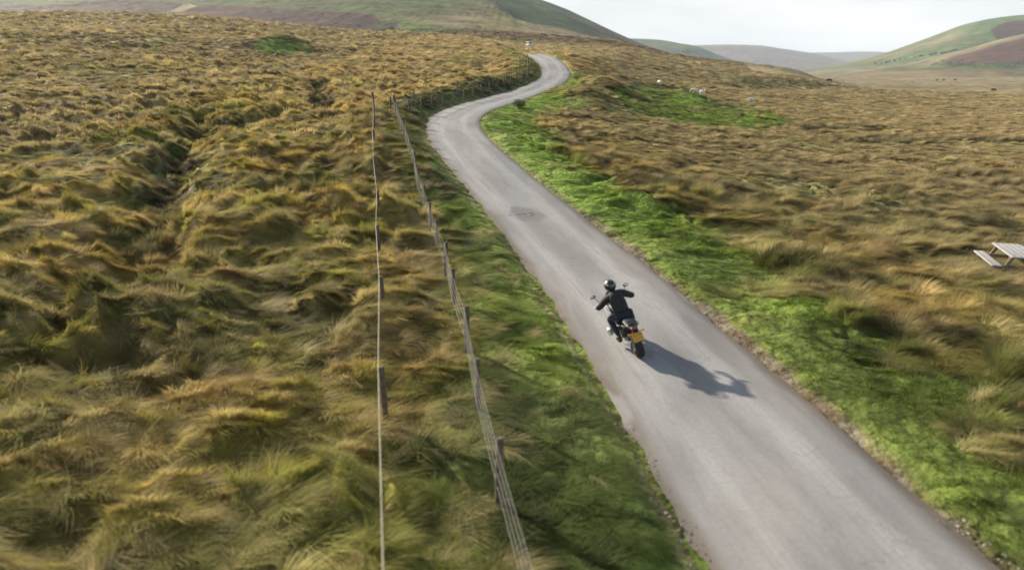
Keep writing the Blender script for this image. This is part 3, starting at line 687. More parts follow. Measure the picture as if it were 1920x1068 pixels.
def scatter(name, P, rot, scl, tint, kind, protos, label, cat):
    me = bpy.data.meshes.new(name); me.vertices.add(len(P)); me.vertices.foreach_set('co', P.astype(np.float32).ravel())
    a = me.attributes.new('rot', 'FLOAT_VECTOR', 'POINT'); a.data.foreach_set('vector', rot.astype(np.float32).ravel())
    a = me.attributes.new('scl', 'FLOAT_VECTOR', 'POINT'); a.data.foreach_set('vector', scl.astype(np.float32).ravel())
    a = me.attributes.new('tint', 'FLOAT_COLOR', 'POINT'); cc = np.ones((len(P), 4), np.float32); cc[:, :3] = tint; a.data.foreach_set('color', cc.ravel())
    a = me.attributes.new('sel', 'INT', 'POINT'); a.data.foreach_set('value', kind.astype(np.int32))
    o = bpy.data.objects.new(name, me); COL.objects.link(o); tag(o, label, cat, kind='stuff')
    g = bpy.data.node_groups.new('scatter_'+name, 'GeometryNodeTree')
    g.interface.new_socket('Geometry', in_out='INPUT', socket_type='NodeSocketGeometry'); g.interface.new_socket('Geometry', in_out='OUTPUT', socket_type='NodeSocketGeometry')
    gi = g.nodes.new('NodeGroupInput'); go = g.nodes.new('NodeGroupOutput'); ip = g.nodes.new('GeometryNodeInstanceOnPoints'); L = g.links.new
    jn = g.nodes.new('GeometryNodeGeometryToInstance'); mp_ = g.nodes.new('GeometryNodeMeshToPoints')
    for p in reversed(protos):
        oi = g.nodes.new('GeometryNodeObjectInfo'); oi.inputs['Object'].default_value = p; oi.inputs['As Instance'].default_value = False
        L(oi.outputs['Geometry'], jn.inputs[0])
    def na(nm, ty):
        q = g.nodes.new('GeometryNodeInputNamedAttribute'); q.data_type = ty; q.inputs[0].default_value = nm; return [s for s in q.outputs if s.enabled and s.name == 'Attribute'][0]
    L(gi.outputs[0], mp_.inputs['Mesh']); L(mp_.outputs[0], ip.inputs['Points']); L(jn.outputs[0], ip.inputs['Instance']); ip.inputs['Pick Instance'].default_value = True
    L(na('sel', 'INT'), ip.inputs['Instance Index']); L(na('rot', 'FLOAT_VECTOR'), ip.inputs['Rotation']); L(na('scl', 'FLOAT_VECTOR'), ip.inputs['Scale'])
    L(ip.outputs[0], go.inputs[0])
    md = o.modifiers.new('scatter', 'NODES'); md.node_group = g
    return o

def sample(r0, r1, dens, p, seed):
    """points in the sector in view; density dens * (r0/r)^p per square metre"""
    R = np.random.default_rng(seed); q = 2-p; A = math.radians(98)
    n = int(dens*r0**p*A*(r1**q-r0**q)/q); u = R.random(n); r = (r0**q+u*(r1**q-r0**q))**(1/q); t = R.uniform(-A/2, A/2, n)
    return r*np.sin(t), r*np.cos(t), r

def rush_mask(px, row, n):
    m = np.zeros(len(px))
    for a, b, rx, ry, k in RUSHES:
        m = np.maximum(m, sstep(1.25, .5, ((px-a)/rx)**2+((row-b)/ry)**2+.9*n)*k)
    return m

def grow():
    R = np.random.default_rng(99)
    xs, ys, rs = [], [], []
    for a in ((3.2, 26, 28, .0, 1), (26, 480, 28, 1.42, 2)):
        x, y, r = sample(*a); xs.append(x); ys.append(y); rs.append(r)
    x, y, r = map(np.concatenate, (xs, ys, rs))
    z, sd, al = land(x, y); ad = np.abs(sd)
    px, row = proj(x, y, z); n2 = fbm(x*.22, y*.3, 2, 4); n1 = fbm(x*.9, y*.9, 1, 3)
    keep = ~((px > 1400) & (r > 270)) & (ad > 1.84+.26*np.clip(vnoise(x*1.5, y*1.5, 70)+.3, 0, 1)+.1*vnoise(x*5, y*5, 73)) & (row > -60) & (px > -250) & (px < 2170)
    c = ground_col(x, y, z, sd)
    # kind
    bright = c[:, 1] > c[:, 0]*1.12
    short = (bright & (sd > 0)) | (bright & (sd < 0) & (sd > -4) & (R.random(len(x)) < .6)) | (bright & (r > 60)) | ((ad < 2.7)) | ((fbm(x*.13, y*.2, 81, 3) > .30+.1*R.normal(size=len(x))) & (R.random(len(x)) < .8))
    rm = rush_mask(px, row, n2+.4*n1)
    rush = (R.random(len(x)) < rm*1.2) & ~short | ((R.random(len(x)) < .035) & ~short & (fbm(x*.12, y*.12, 71, 2) > 0))
    wide = r > 45
    keep &= ~(rush & (R.random(len(x)) < .25)) 
    rr_ = rush & bright; c[rr_] = c[rr_]*.35+RUSH*.9
    near_r = (sd > 0) & (sd < 2.03+.2*n1) & (y < 24) & (R.random(len(x)) < .75); keep &= ~near_r
    jitter = 1+.30*R.normal(size=(len(x), 1)); c = c*np.clip(jitter, .45, 1.8)
    pale = R.random(len(x)) < .13; c[pale & ~short] = c[pale & ~short]*.45+STRAW*.75
    dead = R.random(len(x)) < .10; c[dead & ~short] = c[dead & ~short]*.5+PINK*.5
    c = np.clip(c*1.12, .01, .85)
    s = R.uniform(.65, 1.35, len(x)); hum = (.5+.75*sstep(-.5, .5, fbm(x*.5, y*.7, 72, 2)))*(.7+.5*sstep(-.4, .4, fbm(x*.09, y*.13, 74, 2)))
    grow_r = np.clip(r/45, .001, 9); wx = np.where(wide, np.sqrt(grow_r)*.95, 1)*s
    hz = s*hum*np.where(ad < 3.2, .65, 1)*np.where(short, 1, 1)
    hz = hz*(1-.35*sstep(4.5, 3.3, ad)*(sd < 0)*0)
    yaw = R.uniform(-.7, .7, len(x))+np.where(R.random(len(x)) < .3, R.uniform(-3, 3, len(x)), 0); e = .25
    gx = (land(x+e, y)[0]-z)/e; gy = (land(x, y+e)[0]-z)/e; gx = np.clip(gx, -1, 1)*.85; gy = np.clip(gy, -1, 1)*.85   # tussocks lean with the ground
    q = np.sqrt(1+gx*gx+gy*gy); nx, ny, nz = -gx/q, -gy/q, 1/q
    lx = nx*np.cos(yaw)+ny*np.sin(yaw); ly = -nx*np.sin(yaw)+ny*np.cos(yaw)
    rot = np.stack([-np.arcsin(np.clip(ly, -1, 1))+R.normal(0, .1, len(x)), np.arctan2(lx, nz)+R.normal(0, .1, len(x)), yaw], 1)
    P = np.stack([x, y, z-.02], 1); scl = np.stack([wx, wx, hz], 1)
    def put(name, m, protos, label, cat):
        m = m & keep
        if m.any(): scatter(name, P[m], rot[m], scl[m], c[m], R.integers(0, len(protos), m.sum()), protos, label, cat)
    put('moor_grass', ~short & ~rush & ~wide, PROTO['moor'], 'long tawny moor grass in drooping tussocks near the road', 'grass')
    put('distant_moor_grass', ~short & ~rush & wide, PROTO['wmoor'], 'tawny moor grass covering the slopes farther off', 'grass')
    put('verge_grass', short & ~wide, PROTO['short'], 'short bright green grass on the road verges', 'grass')
    put('pasture_grass', short & wide, PROTO['wshort'], 'short green grazed grass on the far mounds and verges', 'grass')
    put('rushes', rush, PROTO['rush'], 'dark upright rushes in beds across the moor', 'rushes')
grow()
# ---------------------------------------------------------------- fences
def fence(name, pxs, posts_px, label, wires, corner=(), post_h=1.0, r=.05, wire_r=.006, rail=None, z_hide=0.):
    """pxs: (px, row) along the top wire; the line is fixed on the land at post height"""
    L = np.array([rayG(a, b, post_h)[:2] for a, b in pxs]); t = empty(name, (*L[0], G(*L[0]))); org = Vector(t.location)
    s = np.concatenate([[0], np.cumsum(np.hypot(*np.diff(L, axis=0).T))])
    pos = []
    q = posts_px[0]; d = 0.
    while d < s[-1]:
        pos.append(d); d += posts_px[1]*random.uniform(.93, 1.07)
    pos += [s[i] for i in corner]; pos = sorted(pos); cs = [s[i] for i in corner]; pos = [p for i, p in enumerate(pos) if p in cs or all(abs(p-c) > .8 for c in cs)]
    pts = []; made = []
    for i, d in enumerate(pos):
        x, y = np.interp(d, s, L[:, 0]), np.interp(d, s, L[:, 1]); z = float(land(np.array([x]), np.array([y]), False)[0][0]); big = d in cs
        x += random.uniform(-.02, .02); h = (post_h+.06 if not big else post_h+.35); rr = r*(1.7 if big else random.uniform(.85, 1.15))
        lx, ly = random.gauss(0, .035), random.gauss(0, .035)
        bm = BM(); seg = 8 if not big else 12
        tube(bm, [(x-org.x, y-org.y, z-.5-org.z), (x-org.x+lx*.5, y-org.y+ly*.5, z+h*.5-org.z), (x-org.x+lx, y-org.y+ly, z+h-.02-org.z), (x-org.x+lx, y-org.y+ly, z+h-org.z)], [rr*1.05, rr, rr*.97, rr*.7], seg)
        p = obj('post', bm, M_POST, t, angle=50)
        if big: p['label'] = 'thick straining post'
        pts.append((x-org.x+lx, y-org.y+ly, z-org.z))
        if big:
            bm = BM(); dx, dy = (L[1]-L[0])/np.hypot(*(L[1]-L[0])); tube(bm, [(x-org.x, y-org.y, z+h*.75-org.z), (x-org.x-dx*1.3, y-org.y-dy*1.3, z-.1-org.z)], .04, 8); obj('stay', bm, M_POST, t)
    for k, h in enumerate(wires):
        bm = BM(); W = []
        for a, b in zip(pts[:-1], pts[1:]):
            for f in (0, .5):
                W.append((a[0]+(b[0]-a[0])*f-.052, a[1]+(b[1]-a[1])*f, a[2]+(b[2]-a[2])*f+h-(.02 if f else 0)))
        W.append((pts[-1][0]-.052, pts[-1][1], pts[-1][2]+h))
        if rail and k == 0: tube(bm, W, rail, 6); obj('top_wire', bm, M_RAIL, t)
        else: tube(bm, W, wire_r, 5); obj('wire', bm, M_WIRE, t)
    tag(t, label, 'fence', 'stock fences between the road and the moor')
    return t
fence('fence', [(1012, 1095), (1003, 1055), (975, 960), (918, 775), (890, 650), (871, 560), (848, 505), (831, 455), (815, 403), (798, 358), (782, 305), (768, 262), (754, 222), (741, 188)], (0, 2.6),
      'roadside wire fence with thin posts, running from bottom edge up to its corner', [.95, .76, .55, .34], corner=(13,), wire_r=.0038, r=.05)
fence('fence', [(741, 188), (775, 187), (800, 181), (850, 173), (900, 160), (950, 145), (990, 132), (991, 118), (989, 101)], (0, 2.6),
      'far wire fence with many close posts following the second bend to the brow', [.95, .7, .45], corner=(6,), wire_r=.005, r=.06)
fence('fence', [(729, 1095), (727, 1000), (722, 750), (716, 545), (710, 450), (705, 345), (702, 265), (699, 182)], (0, 5.2),
      'single pale wire fence on widely spaced posts inside the left moor', [.99], r=.055, rail=.009, corner=(7,))
fence('fence', [(731, 183), (800, 170), (877, 152), (928, 140), (974, 128), (975, 100)], (0, 5.0),
      'faint inner fence of sparse thin posts behind the far roadside fence', [.97], r=.055, wire_r=.008)

# ---------------------------------------------------------------- picnic table
def build_table():
    # the corner of the near bench end and the table end give the heading
    a = ray(1862, 464.5, .74); b = ray(1893, 486.5, .74)      # left edge of the table top, far corner to near corner
    d = np.array([b[0]-a[0], b[1]-a[1]]); ang = math.atan2(d[1], d[0]); L_ = np.hypot(*d)
    # the top's long side runs to the right of that edge
    mid = (a[:2]+b[:2])/2; nx, ny = -math.sin(ang), math.cos(ang)
    if nx < 0: nx, ny = -nx, -ny
    TL, TWd = 1.8, .78
    # local frame: Y along the left edge seen in the photo = table's LONG side, benches parallel to it
    cx, cy = mid[0]+nx*TWd/2, mid[1]+ny*TWd/2
    z = B(cx, cy)+.12
    t = empty('picnic_table', (cx, cy, z), (0, 0, ang-math.pi/2))
    k = max(.8, min(1.4, L_/TL))
    for i in range(5):
        bm = BM(); box(bm, (-.32+i*.16, 0, .73), (.148, TL, .042), (0, 0, random.uniform(-.004, .004)), .005); obj('table_plank', bm, M_TABLE, t)
    for sx in (-1, 1):
        for j in range(2):
            bm = BM(); box(bm, (sx*(.64+j*.145), 0, .44), (.135, TL, .042), None, .005); obj('bench_plank', bm, M_TABLE, t)
    for sy in (-1, 1):
        y = sy*TL*.36
        bm = BM(); box(bm, (0, y, .395), (1.62, .045, .095), None, .005); obj('bench_bearer', bm, M_TIMBER, t)
        bm = BM(); box(bm, (0, y, .685), (.76, .045, .075), None, .005); obj('top_bearer', bm, M_TIMBER, t)
        for sx in (-1, 1):
            bm = BM(); a0 = math.atan2(.36, .78); box(bm, (sx*.46, y+sy*.045, .33), (.095, .045, .92), (0, -sx*a0, 0), .005); obj('leg', bm, M_TIMBER, t)
    tag(t, 'bleached wooden picnic table standing in the moor grass at the right edge', 'picnic table')
build_table()

# ---------------------------------------------------------------- motorcycle and rider
def wheel(parent, cy, R, tw, rear):
    bm = BM(); torus(bm, (0, cy, R), R-tw*.55, tw*.55, 48, 12, 1.15)
    t = obj('wheel', bm, M_RUBBER, parent)
    bm = BM(); torus(bm, (0, cy, R), R-tw*1.15, .022, 40, 8, 2.2); obj('rim', bm, M_DMETAL, t)
    bm = BM(); cyl(bm, (-.06, cy, R), (.06, cy, R), .05)
    for k in range(20):
        a = 2*math.pi*k/20; s = .035 if k % 2 else -.035; a2 = a+.15
        tube(bm, [(s, cy+.045*math.cos(a), R+.045*math.sin(a)), (0, cy+(R-tw*1.1)*math.cos(a2), R+(R-tw*1.1)*math.sin(a2))], .004, 5)
    obj('spokes', bm, M_SILVER, t)
    bm = BM(); torus(bm, (-.075, cy, R), .11, .012, 28, 6, .3); obj('brake_disc', bm, M_SILVER, t)
    bm = BM()      # tread blocks
    for k in range(56):
        a = 2*math.pi*k/56
        for s in (-1, 0, 1):
            rr = R-.004-(.018 if s else 0); box(bm, (s*tw*.36, cy+rr*math.cos(a+(.05 if s else 0)), R+rr*math.sin(a+(.05 if s else 0))), (tw*.28, .016, .014), (a-math.pi/2, 0, 0))
    obj('tread', bm, M_RUBBER, t)

def build_bike(loc, rot):
    t = empty('motorcycle', loc, rot)
    wheel(t, 0, .335, .16, True); wheel(t, 1.52, .35, .11, False)
    bm = BM(); tube(bm, [(.085, 0, .335), (.10, .25, .36), (.09, .5, .42)], [.035, .045, .05], 10); ell(bm, (.05, 0, .335), (.07, .09, .09)); obj('swing_arm', bm, M_DMETAL, t)
    bm = BM(); tube(bm, [(0, .28, .72), (0, .38, .42)], .035, 10)
    for k in range(7): torus2 = tube(bm, [(0, .30+k*.012-.0, .68-k*.034), (0, .306+k*.012, .665-k*.034)], .052, 12)
    obj('shock_absorber', bm, M_DMETAL, t)
    for s in (-1, 1):
        bm = BM(); tube(bm, [(s*.10, 1.50, .35), (s*.10, 1.32, .78), (s*.10, 1.20, 1.06)], [.032, .03, .027], 12); obj('fork_leg', bm, M_SILVER, t)
    bm = BM(); loft(bm, [(1.22, .735, .05, .01, .8), (1.38, .76, .075, .02, .8), (1.55, .755, .08, .02, .8), (1.78, .70, .06, .014, .8), (1.86, .67, .02, .008, .8)]); obj('front_mudguard', bm, M_WHITEP, t)
    # engine: crankcase and two cylinders standing out to the sides
    bm = BM(); box(bm, (0, .74, .48), (.28, .46, .34), None, .05); box(bm, (0, .98, .50), (.24, .12, .26), None, .04); obj('engine', bm, M_DMETAL, t)
    for s in (-1, 1):
        bm = BM()
        for k in range(6): cyl(bm, (s*(.15+k*.022), .86, .46), (s*(.162+k*.022), .86, .46), .095, seg=18)
        cyl(bm, (s*.14, .86, .46), (s*.30, .86, .46), .075); box(bm, (s*.335, .86, .46), (.10, .17, .20), (0, 0, 0), .035); obj('cylinder_head', bm, M_SILVER, t)
        bm = BM(); tube(bm, [(s*.22, .92, .40), (s*.20, 1.02, .30), (s*.10, .9, .22), (s*.06, .5, .22)], .022, 8); obj('exhaust_pipe', bm, M_SILVER, t)
        bm = BM(); tube(bm, [(s*.14, .45, .40), (s*.26, .44, .40)], .014, 8); obj('foot_peg', bm, M_DMETAL, t)
        bm = BM(); tube(bm, [(s*.11, .62, .95), (s*.18, .35, .78), (s*.13, -.05, .86)], .014, 8); tube(bm, [(s*.15, .45, .42), (s*.16, .3, .6), (s*.13, .05, .84)], .013, 8); obj('frame_rail', bm, M_BLACK, t)
    bm = BM(); loft(bm, [(-.30+.55, .31, .012, .012, 1), (.20, .33, .055, .055, .9), (-.12, .46, .062, .072, .85), (-.20, .49, .058, .066, .85), (-.215, .495, .03, .035, 1)])
    bmesh.ops.translate(bm, vec=(-.19, 0, .02), verts=bm.verts); obj('silencer', bm, M_SILVER, t)
    # tank, side panels, beak
    bm = BM(); loft(bm, [(.46, .90, .10, .07, .85), (.58, .95, .155, .11, .8), (.78, .985, .19, .135, .8), (.98, .97, .20, .14, .8), (1.12, .93, .15, .12, .85)]); obj('fuel_tank', bm, M_BLACK, t)
    for s in (-1, 1):
        bm = BM(); prism(bm, [(.68, .80), (.86, .70), (1.08, .72), (1.30, .86), (1.40, 1.00), (1.22, 1.05), (.95, 1.03), (.74, .94)], s*.18, s*.225, .015); obj('side_panel', bm, M_WHITEP, t)
        bm = BM(); prism(bm, [(1.0, .62), (1.14, .60), (1.20, .84), (1.06, .84)], s*.13, s*.19, .012); obj('radiator_shroud', bm, M_BLACK, t)
    bm = BM(); loft(bm, [(1.12, .98, .13, .10, .8), (1.28, 1.0, .15, .10, .8), (1.42, .96, .11, .06, .8), (1.60, .90, .055, .025, .8), (1.70, .87, .02, .01, 1)]); obj('front_fairing', bm, M_BLACK, t)
    bm = BM(); box(bm, (0, 1.43, 1.0), (.20, .07, .13), (-.3, 0, 0), .03); obj('headlight', bm, M_GLASS, t)
    bm = BM()
    for i in range(6):
        pass
    vs = []
    for j in range(7):
        v = j/6; row_ = []
        for i in range(9):
            u = -1+i/4; row_.append(bm.verts.new((u*(.16-.04*v), 1.36-.20*v-.07*u*u, 1.05+.30*v-.03*u*u*v)))
        vs.append(row_)
    for j in range(6):
        for i in range(8): bm.faces.new((vs[j][i], vs[j][i+1], vs[j+1][i+1], vs[j+1][i]))
    bmesh.ops.solidify(bm, geom=list(bm.faces), thickness=.004); obj('windscreen', bm, M_GLASS, t)
    # seat, tail, rack
    bm = BM(); loft(bm, [(-.16, .93, .10, .025, .7), (-.05, .935, .13, .04, .7), (.14, .925, .14, .05, .7), (.26, .88, .135, .045, .7), (.42, .865, .12, .045, .75), (.54, .89, .09, .04, .8)]); obj('seat', bm, M_BLACK, t)
    bm = BM(); loft(bm, [(-.34, .89, .06, .02, .8), (-.26, .875, .09, .04, .8), (-.05, .86, .11, .05, .8), (.2, .82, .12, .06, .8)]); obj('tail_unit', bm, M_BLACK, t)
    bm = BM()
    for s in (-1, 1): tube(bm, [(s*.13, .0, .97), (s*.14, -.2, .985), (s*.11, -.36, .985), (0, -.385, .985)], .011, 8)
    for k in range(4): tube(bm, [(-.13, -.06-k*.075, .985), (.13, -.06-k*.075, .985)], .008, 6)
    obj('luggage_rack', bm, M_DMETAL, t)
    bm = BM(); box(bm, (0, -.345, .91), (.15, .035, .05), None, .012); obj('tail_light', bm, M_RED, t)
    bm = BM(); prism(bm, [(-.10, .84), (-.30, .86), (-.47, .58), (-.45, .56), (-.26, .76), (-.10, .80)], -.055, .055, .006); obj('rear_mudguard', bm, M_BLACK, t)
    bm = BM(); box(bm, (0, -.425, .715), (.245, .008, .195), (-.55, 0, 0), .002); pl = obj('number_plate', bm, M_PLATE, t)
    bm = BM(); M = Matrix.Translation((0, -.425, .715)) @ Euler((-.55, 0, 0)).to_matrix().to_4x4()
    for rz, xs in ((.042, (-.085, -.058, -.02, .02, .06, .088)), (-.045, (-.07, -.035, 0, .035, .07))):
        for i, x in enumerate(xs):
            h = .058; r_ = bmesh.ops.create_cube(bm, size=1); bmesh.ops.transform(bm, matrix=M @ Matrix.Translation((x, -.0055, rz)) @ Matrix.Diagonal((.010 if i % 2 else .014, .0015, h, 1)), verts=r_['verts'])
    obj('plate_marks', bm, M_MARK, pl)
    for s in (-1, 1):
        bm = BM(); tube(bm, [(s*.05, -.33, .80), (s*.15, -.35, .80)], .008, 6); ell(bm, (s*.17, -.355, .80), (.032, .02, .02)); obj('rear_indicator', bm, M_AMBER, t)
        bm = BM(); prism(bm, [(.12, .62), (-.18, .60), (-.24, .70), (-.20, .80), (.10, .80)], s*.20, s*.215); obj('pannier_rail', bm, M_DMETAL, t) if False else bm.free()
    bm = BM(); tube(bm, [(-.46, 1.02, 1.10), (-.30, 1.10, 1.13), (-.12, 1.14, 1.11), (.12, 1.14, 1.11), (.30, 1.10, 1.13), (.46, 1.02, 1.10)], .013, 8); hb = obj('handlebar', bm, M_DMETAL, t)
    for s in (-1, 1):
        bm = BM(); tube(bm, [(s*.34, 1.08, 1.125), (s*.47, 1.015, 1.10)], .019, 10); obj('grip', bm, M_BLACK, hb)
        bm = BM(); tube(bm, [(s*.28, 1.15, 1.10), (s*.36, 1.19, 1.085), (s*.45, 1.13, 1.075), (s*.485, 1.03, 1.09)], [.02, .05, .05, .02], 10, sq=.35); obj('hand_guard', bm, M_BLACK if s > 0 else M_WHITEP, hb)
        bm = BM(); tube(bm, [(s*.31, 1.10, 1.13), (s*.36, 1.12, 1.24), (s*.40, 1.13, 1.31)], .008, 8); ell(bm, (s*.43, 1.135, 1.335), (.075, .022, .045), (0, s*.15, 0)); mr = obj('mirror', bm, M_BLACK, hb)
        bm = BM(); ell(bm, (s*.43, 1.118, 1.335), (.064, .008, .036), (0, s*.15, 0)); obj('mirror_glass', bm, M_MIRROR, mr)
    bm = BM(); box(bm, (0, 1.2, 1.12), (.14, .05, .09), (-.5, 0, 0), .012); obj('instrument_panel', bm, M_GLASS, t)
    tag(t, 'black and silver adventure motorcycle with a yellow rear plate, leaning left on the road', 'motorcycle')
    return t

def build_rider(loc, rot):
    t = empty('person', loc, rot)
    H = (0, .36, 1.02)
    def limb(s):
        hip = (s*.11, .38, .97, .105, .10); 
        return hip
    ch = []
    torso = [(0, .36, .99, .165, .125), (0, .43, 1.11, .155, .12), (0, .56, 1.25, .175, .13), (0, .67, 1.37, .155, .11), (0, .74, 1.45, .07, .07), (0, .78, 1.51, .06, .065), (0, .815, 1.59, .08, .095), (0, .82, 1.65, .07, .085)]
    ch.append(torso)
    for s in (-1, 1):
        ch.append([torso[0], (s*.115, .40, .965, .10, .10), (s*.19, .58, .90, .09, .09), (s*.265, .80, .80, .067, .067), (s*.245, .66, .62, .06, .062), (s*.22, .50, .40, .042, .045), (s*.225, .47, .33, .045, .05), (s*.235, .58, .30, .04, .035), (s*.245, .70, .295, .03, .024)])
        ch.append([torso[3], (s*.12, .675, 1.375, .085, .08), (s*.225, .69, 1.355, .075, .072), (s*.35, .76, 1.23, .055, .055), (s*.42, .82, 1.165, .047, .047), (s*.425, .93, 1.13, .036, .036), (s*.42, .995, 1.12, .03, .026)])
    skin('body', ch, M_CLOTH, t)
    # jacket and trousers, a little fuller than the body
    jk = [[(0, .36, 1.00, .20, .155), (0, .43, 1.11, .19, .15), (0, .56, 1.25, .22, .165), (0, .67, 1.37, .19, .14), (0, .74, 1.43, .125, .11)]]
    for s in (-1, 1): jk.append([jk[0][3], (s*.12, .675, 1.375, .12, .11), (s*.23, .69, 1.355, .11, .10), (s*.355, .76, 1.23, .085, .085), (s*.45, .80, 1.165, .078, .078), (s*.43, .91, 1.135, .058, .055)])
    skin('jacket', jk, M_CLOTH, t)
    tr = [[(0, .36, .97, .17, .13)]]
    for s in (-1, 1): tr.append([tr[0][0], (s*.115, .40, .96, .115, .115), (s*.19, .58, .90, .105, .10), (s*.265, .80, .80, .08, .08), (s*.245, .66, .62, .075, .078), (s*.222, .52, .44, .058, .06)])
    skin('trousers', tr[1:], M_NAVY, t)
    for s in (-1, 1):
        skin('boot', [[(s*.222, .50, .46, .058, .06), (s*.22, .48, .36, .052, .055), (s*.225, .475, .30, .055, .05), (s*.235, .58, .285, .048, .036), (s*.245, .70, .285, .035, .026), (s*.248, .735, .285, .022, .02)]], M_GLOVE, t)
        # glove: palm, four fingers closed round the grip, thumb underneath
        gl = [[(s*.427, .90, 1.137, .044, .042), (s*.424, .95, 1.135, .036, .032), (s*.420, .99, 1.135, .042, .022)]]
        g = skin('glove', gl, M_GLOVE, t, sub=1)
        for i, (dx, ln) in enumerate(((-.045, .92), (-.018, 1.0), (.009, .96), (.034, .8))):
            bx = s*(.415-dx*.0+dx); ky = 1.075-(bx*s-.34)*.5
            skin('finger', [[(bx, ky-.055, 1.140, .0105, .0105), (bx, ky-.012, 1.152, .0098, .0098), (bx, ky+.024*ln, 1.130, .009, .009), (bx, ky+.014, 1.097, .008, .008)]], M_GLOVE, g, sub=1)
        skin('thumb', [[(s*.385, .985, 1.125, .012, .012), (s*.372, 1.02, 1.10, .011, .011), (s*.365, 1.055, 1.095, .0095, .0095)]], M_GLOVE, g, sub=1)
    # helmet with visor opening forwards, chin bar and a pale patch on the left of the crown
    bm = BM(); ell(bm, (0, .845, 1.59), (.142, .165, .155), (-.12, 0, 0), 28, 18); ell(bm, (0, .93, 1.515), (.095, .09, .062), (-.1, 0, 0), 20, 12); hm = obj('helmet', bm, M_HELMET, t, angle=80)
    bm = BM(); ell(bm, (0, .895, 1.595), (.124, .122, .068), (-.1, 0, 0), 24, 12); obj('visor', bm, M_GLASS, hm)
    bm = BM(); loft(bm, [(.93, 1.685, .075, .006, .8), (1.0, 1.69, .085, .006, .8), (1.075, 1.67, .07, .005, .8)]); obj('helmet_peak', bm, M_HELMET, hm)
    for s in (-1, 1):
        bm = BM(); ell(bm, (s*.082, .795, 1.67), (.03, .09, .066), (-.2, s*.6, s*.15), 14, 8); obj('helmet_pale_patch', bm, M_WHITEP, hm) if s < 0 else bm.free()
    tag(t, 'rider in black jacket, dark trousers and glossy black helmet seated on the motorcycle', 'person')
    return t
rc = ray(1199, 672); BH, BL = math.radians(10), math.radians(19)
bl = (rc[0], rc[1], B(rc[0], rc[1])+.055); brot = (0, -BL, BH)
for q in (build_bike(bl, brot), build_rider(bl, brot)): q.scale = (.92,)*3

# ---------------------------------------------------------------- animals
def quad(name, kind, head_down):
    """a sheep or a cow, facing +Y, standing at the origin"""
    t = empty(name, (0, 0, 0)); sheep = kind == 'sheep'; k = 1. if sheep else 1.75
    def S(*a): return tuple(v*k for v in a)
    if sheep: trunk = [(0, -.42, .60, .17, .17), (0, -.30, .60, .24, .22), (0, 0, .57, .27, .25), (0, .25, .58, .23, .22), (0, .40, .66, .15, .15)]
    else: trunk = [(0, -.48, .62, .14, .16), (0, -.36, .60, .19, .19), (0, 0, .56, .20, .22), (0, .28, .57, .18, .21), (0, .44, .66, .12, .14)]
    nk = [(0, .52, .62 if head_down else .78, .11, .11), (0, .62, .42 if head_down else .86, .085, .09), (0, .72, .30 if head_down else .82, .05, .055), (0, .76, .24 if head_down else .79, .038, .04)]
    ch = [[S(*q) for q in trunk+nk[:1]]]; neck = [S(*q) for q in nk]
    legs = []
    for s in (-1, 1):
        legs.append([S(s*.12, .28, .50, .08, .08), S(s*.12, .29, .30, .045, .045), S(s*.12, .275, .18, .032, .032), S(s*.12, .28, .03, .034, .034)])
        legs.append([S(s*.12, -.30, .52, .10, .11), S(s*.12, -.24, .38, .065, .075), S(s*.12, -.36, .24, .036, .036), S(s*.12, -.33, .03, .034, .034)])
    body = skin('body', [ch[0]+neck[1:]]+[[ch[0][3 if i % 2 == 0 else 1]]+l for i, l in enumerate(legs)], M_WOOL if sheep else M_CATTLE, t)
    if sheep:
        q = neck[2]; bm = BM(); ell(bm, (q[0], q[1]-.01, q[2]+.02), (.066, .11, .075), (-.9 if head_down else -.3, 0, 0), 12, 8); obj('face', bm, M_FACE, t)
    for s in (-1, 1):
        q = neck[1]; bm = BM(); ell(bm, (q[0]+s*.10*k, q[1]-.01, q[2]+.05*k), (.055*k, .02*k, .025*k), (0, s*.3, 0), 8, 6); obj('ear', bm, M_FACE if sheep else M_CATTLE, t)
    bm = BM(); tube(bm, [S(0, -.50, .66), S(0, -.56, .5), S(0, -.555, .36 if sheep else .24)], [.03*k, .025*k, .02*k if sheep else .03*k], 8); obj('tail', bm, M_WOOL if sheep else M_CATTLE, t)
    return t
protos = {('sheep', True): None, ('sheep', False): None, ('cow', True): None}
def animal(px, row, kind, down, heading, label, group, sc=1.):
    p = rayG(px, row); z = G(p[0], p[1]); key = (kind, down)
    if protos[key] is None: protos[key] = quad(kind, kind, down); o = protos[key]
    else: o = copy_tree(protos[key])
    o.location = (p[0], p[1], z+.03); o.rotation_euler = (0, 0, heading); o.scale = (sc,)*3
    tag(o, label, kind, group)
sg = 'white sheep grazing on the moor'
animal(1237, 161, 'sheep', True, .5, 'white sheep grazing on its own at the top left of the green mound', sg)
animal(1303, 178, 'sheep', True, 1.2, 'left one of the pair of white sheep beside the green mound', sg)
animal(1316, 180, 'sheep', False, -1.0, 'right one of the pair of white sheep beside the green mound', sg)
animal(1409, 194, 'sheep', True, 1.5, 'white sheep half hidden in tan grass at the right end of the green pasture', sg)
animal(1035, 90, 'sheep', False, 1.4, 'tiny white sheep on the brown slope right of the parked van', sg)
animal(795, 62, 'sheep', False, 1.0, 'tiny white sheep at the foot of the green hill left of the van', sg)
animal(1312, 122.5, 'sheep', True, -1.2, 'tiny white sheep high on the tawny spur above the green mound', sg)
cg = 'dark cattle on the valley floor'
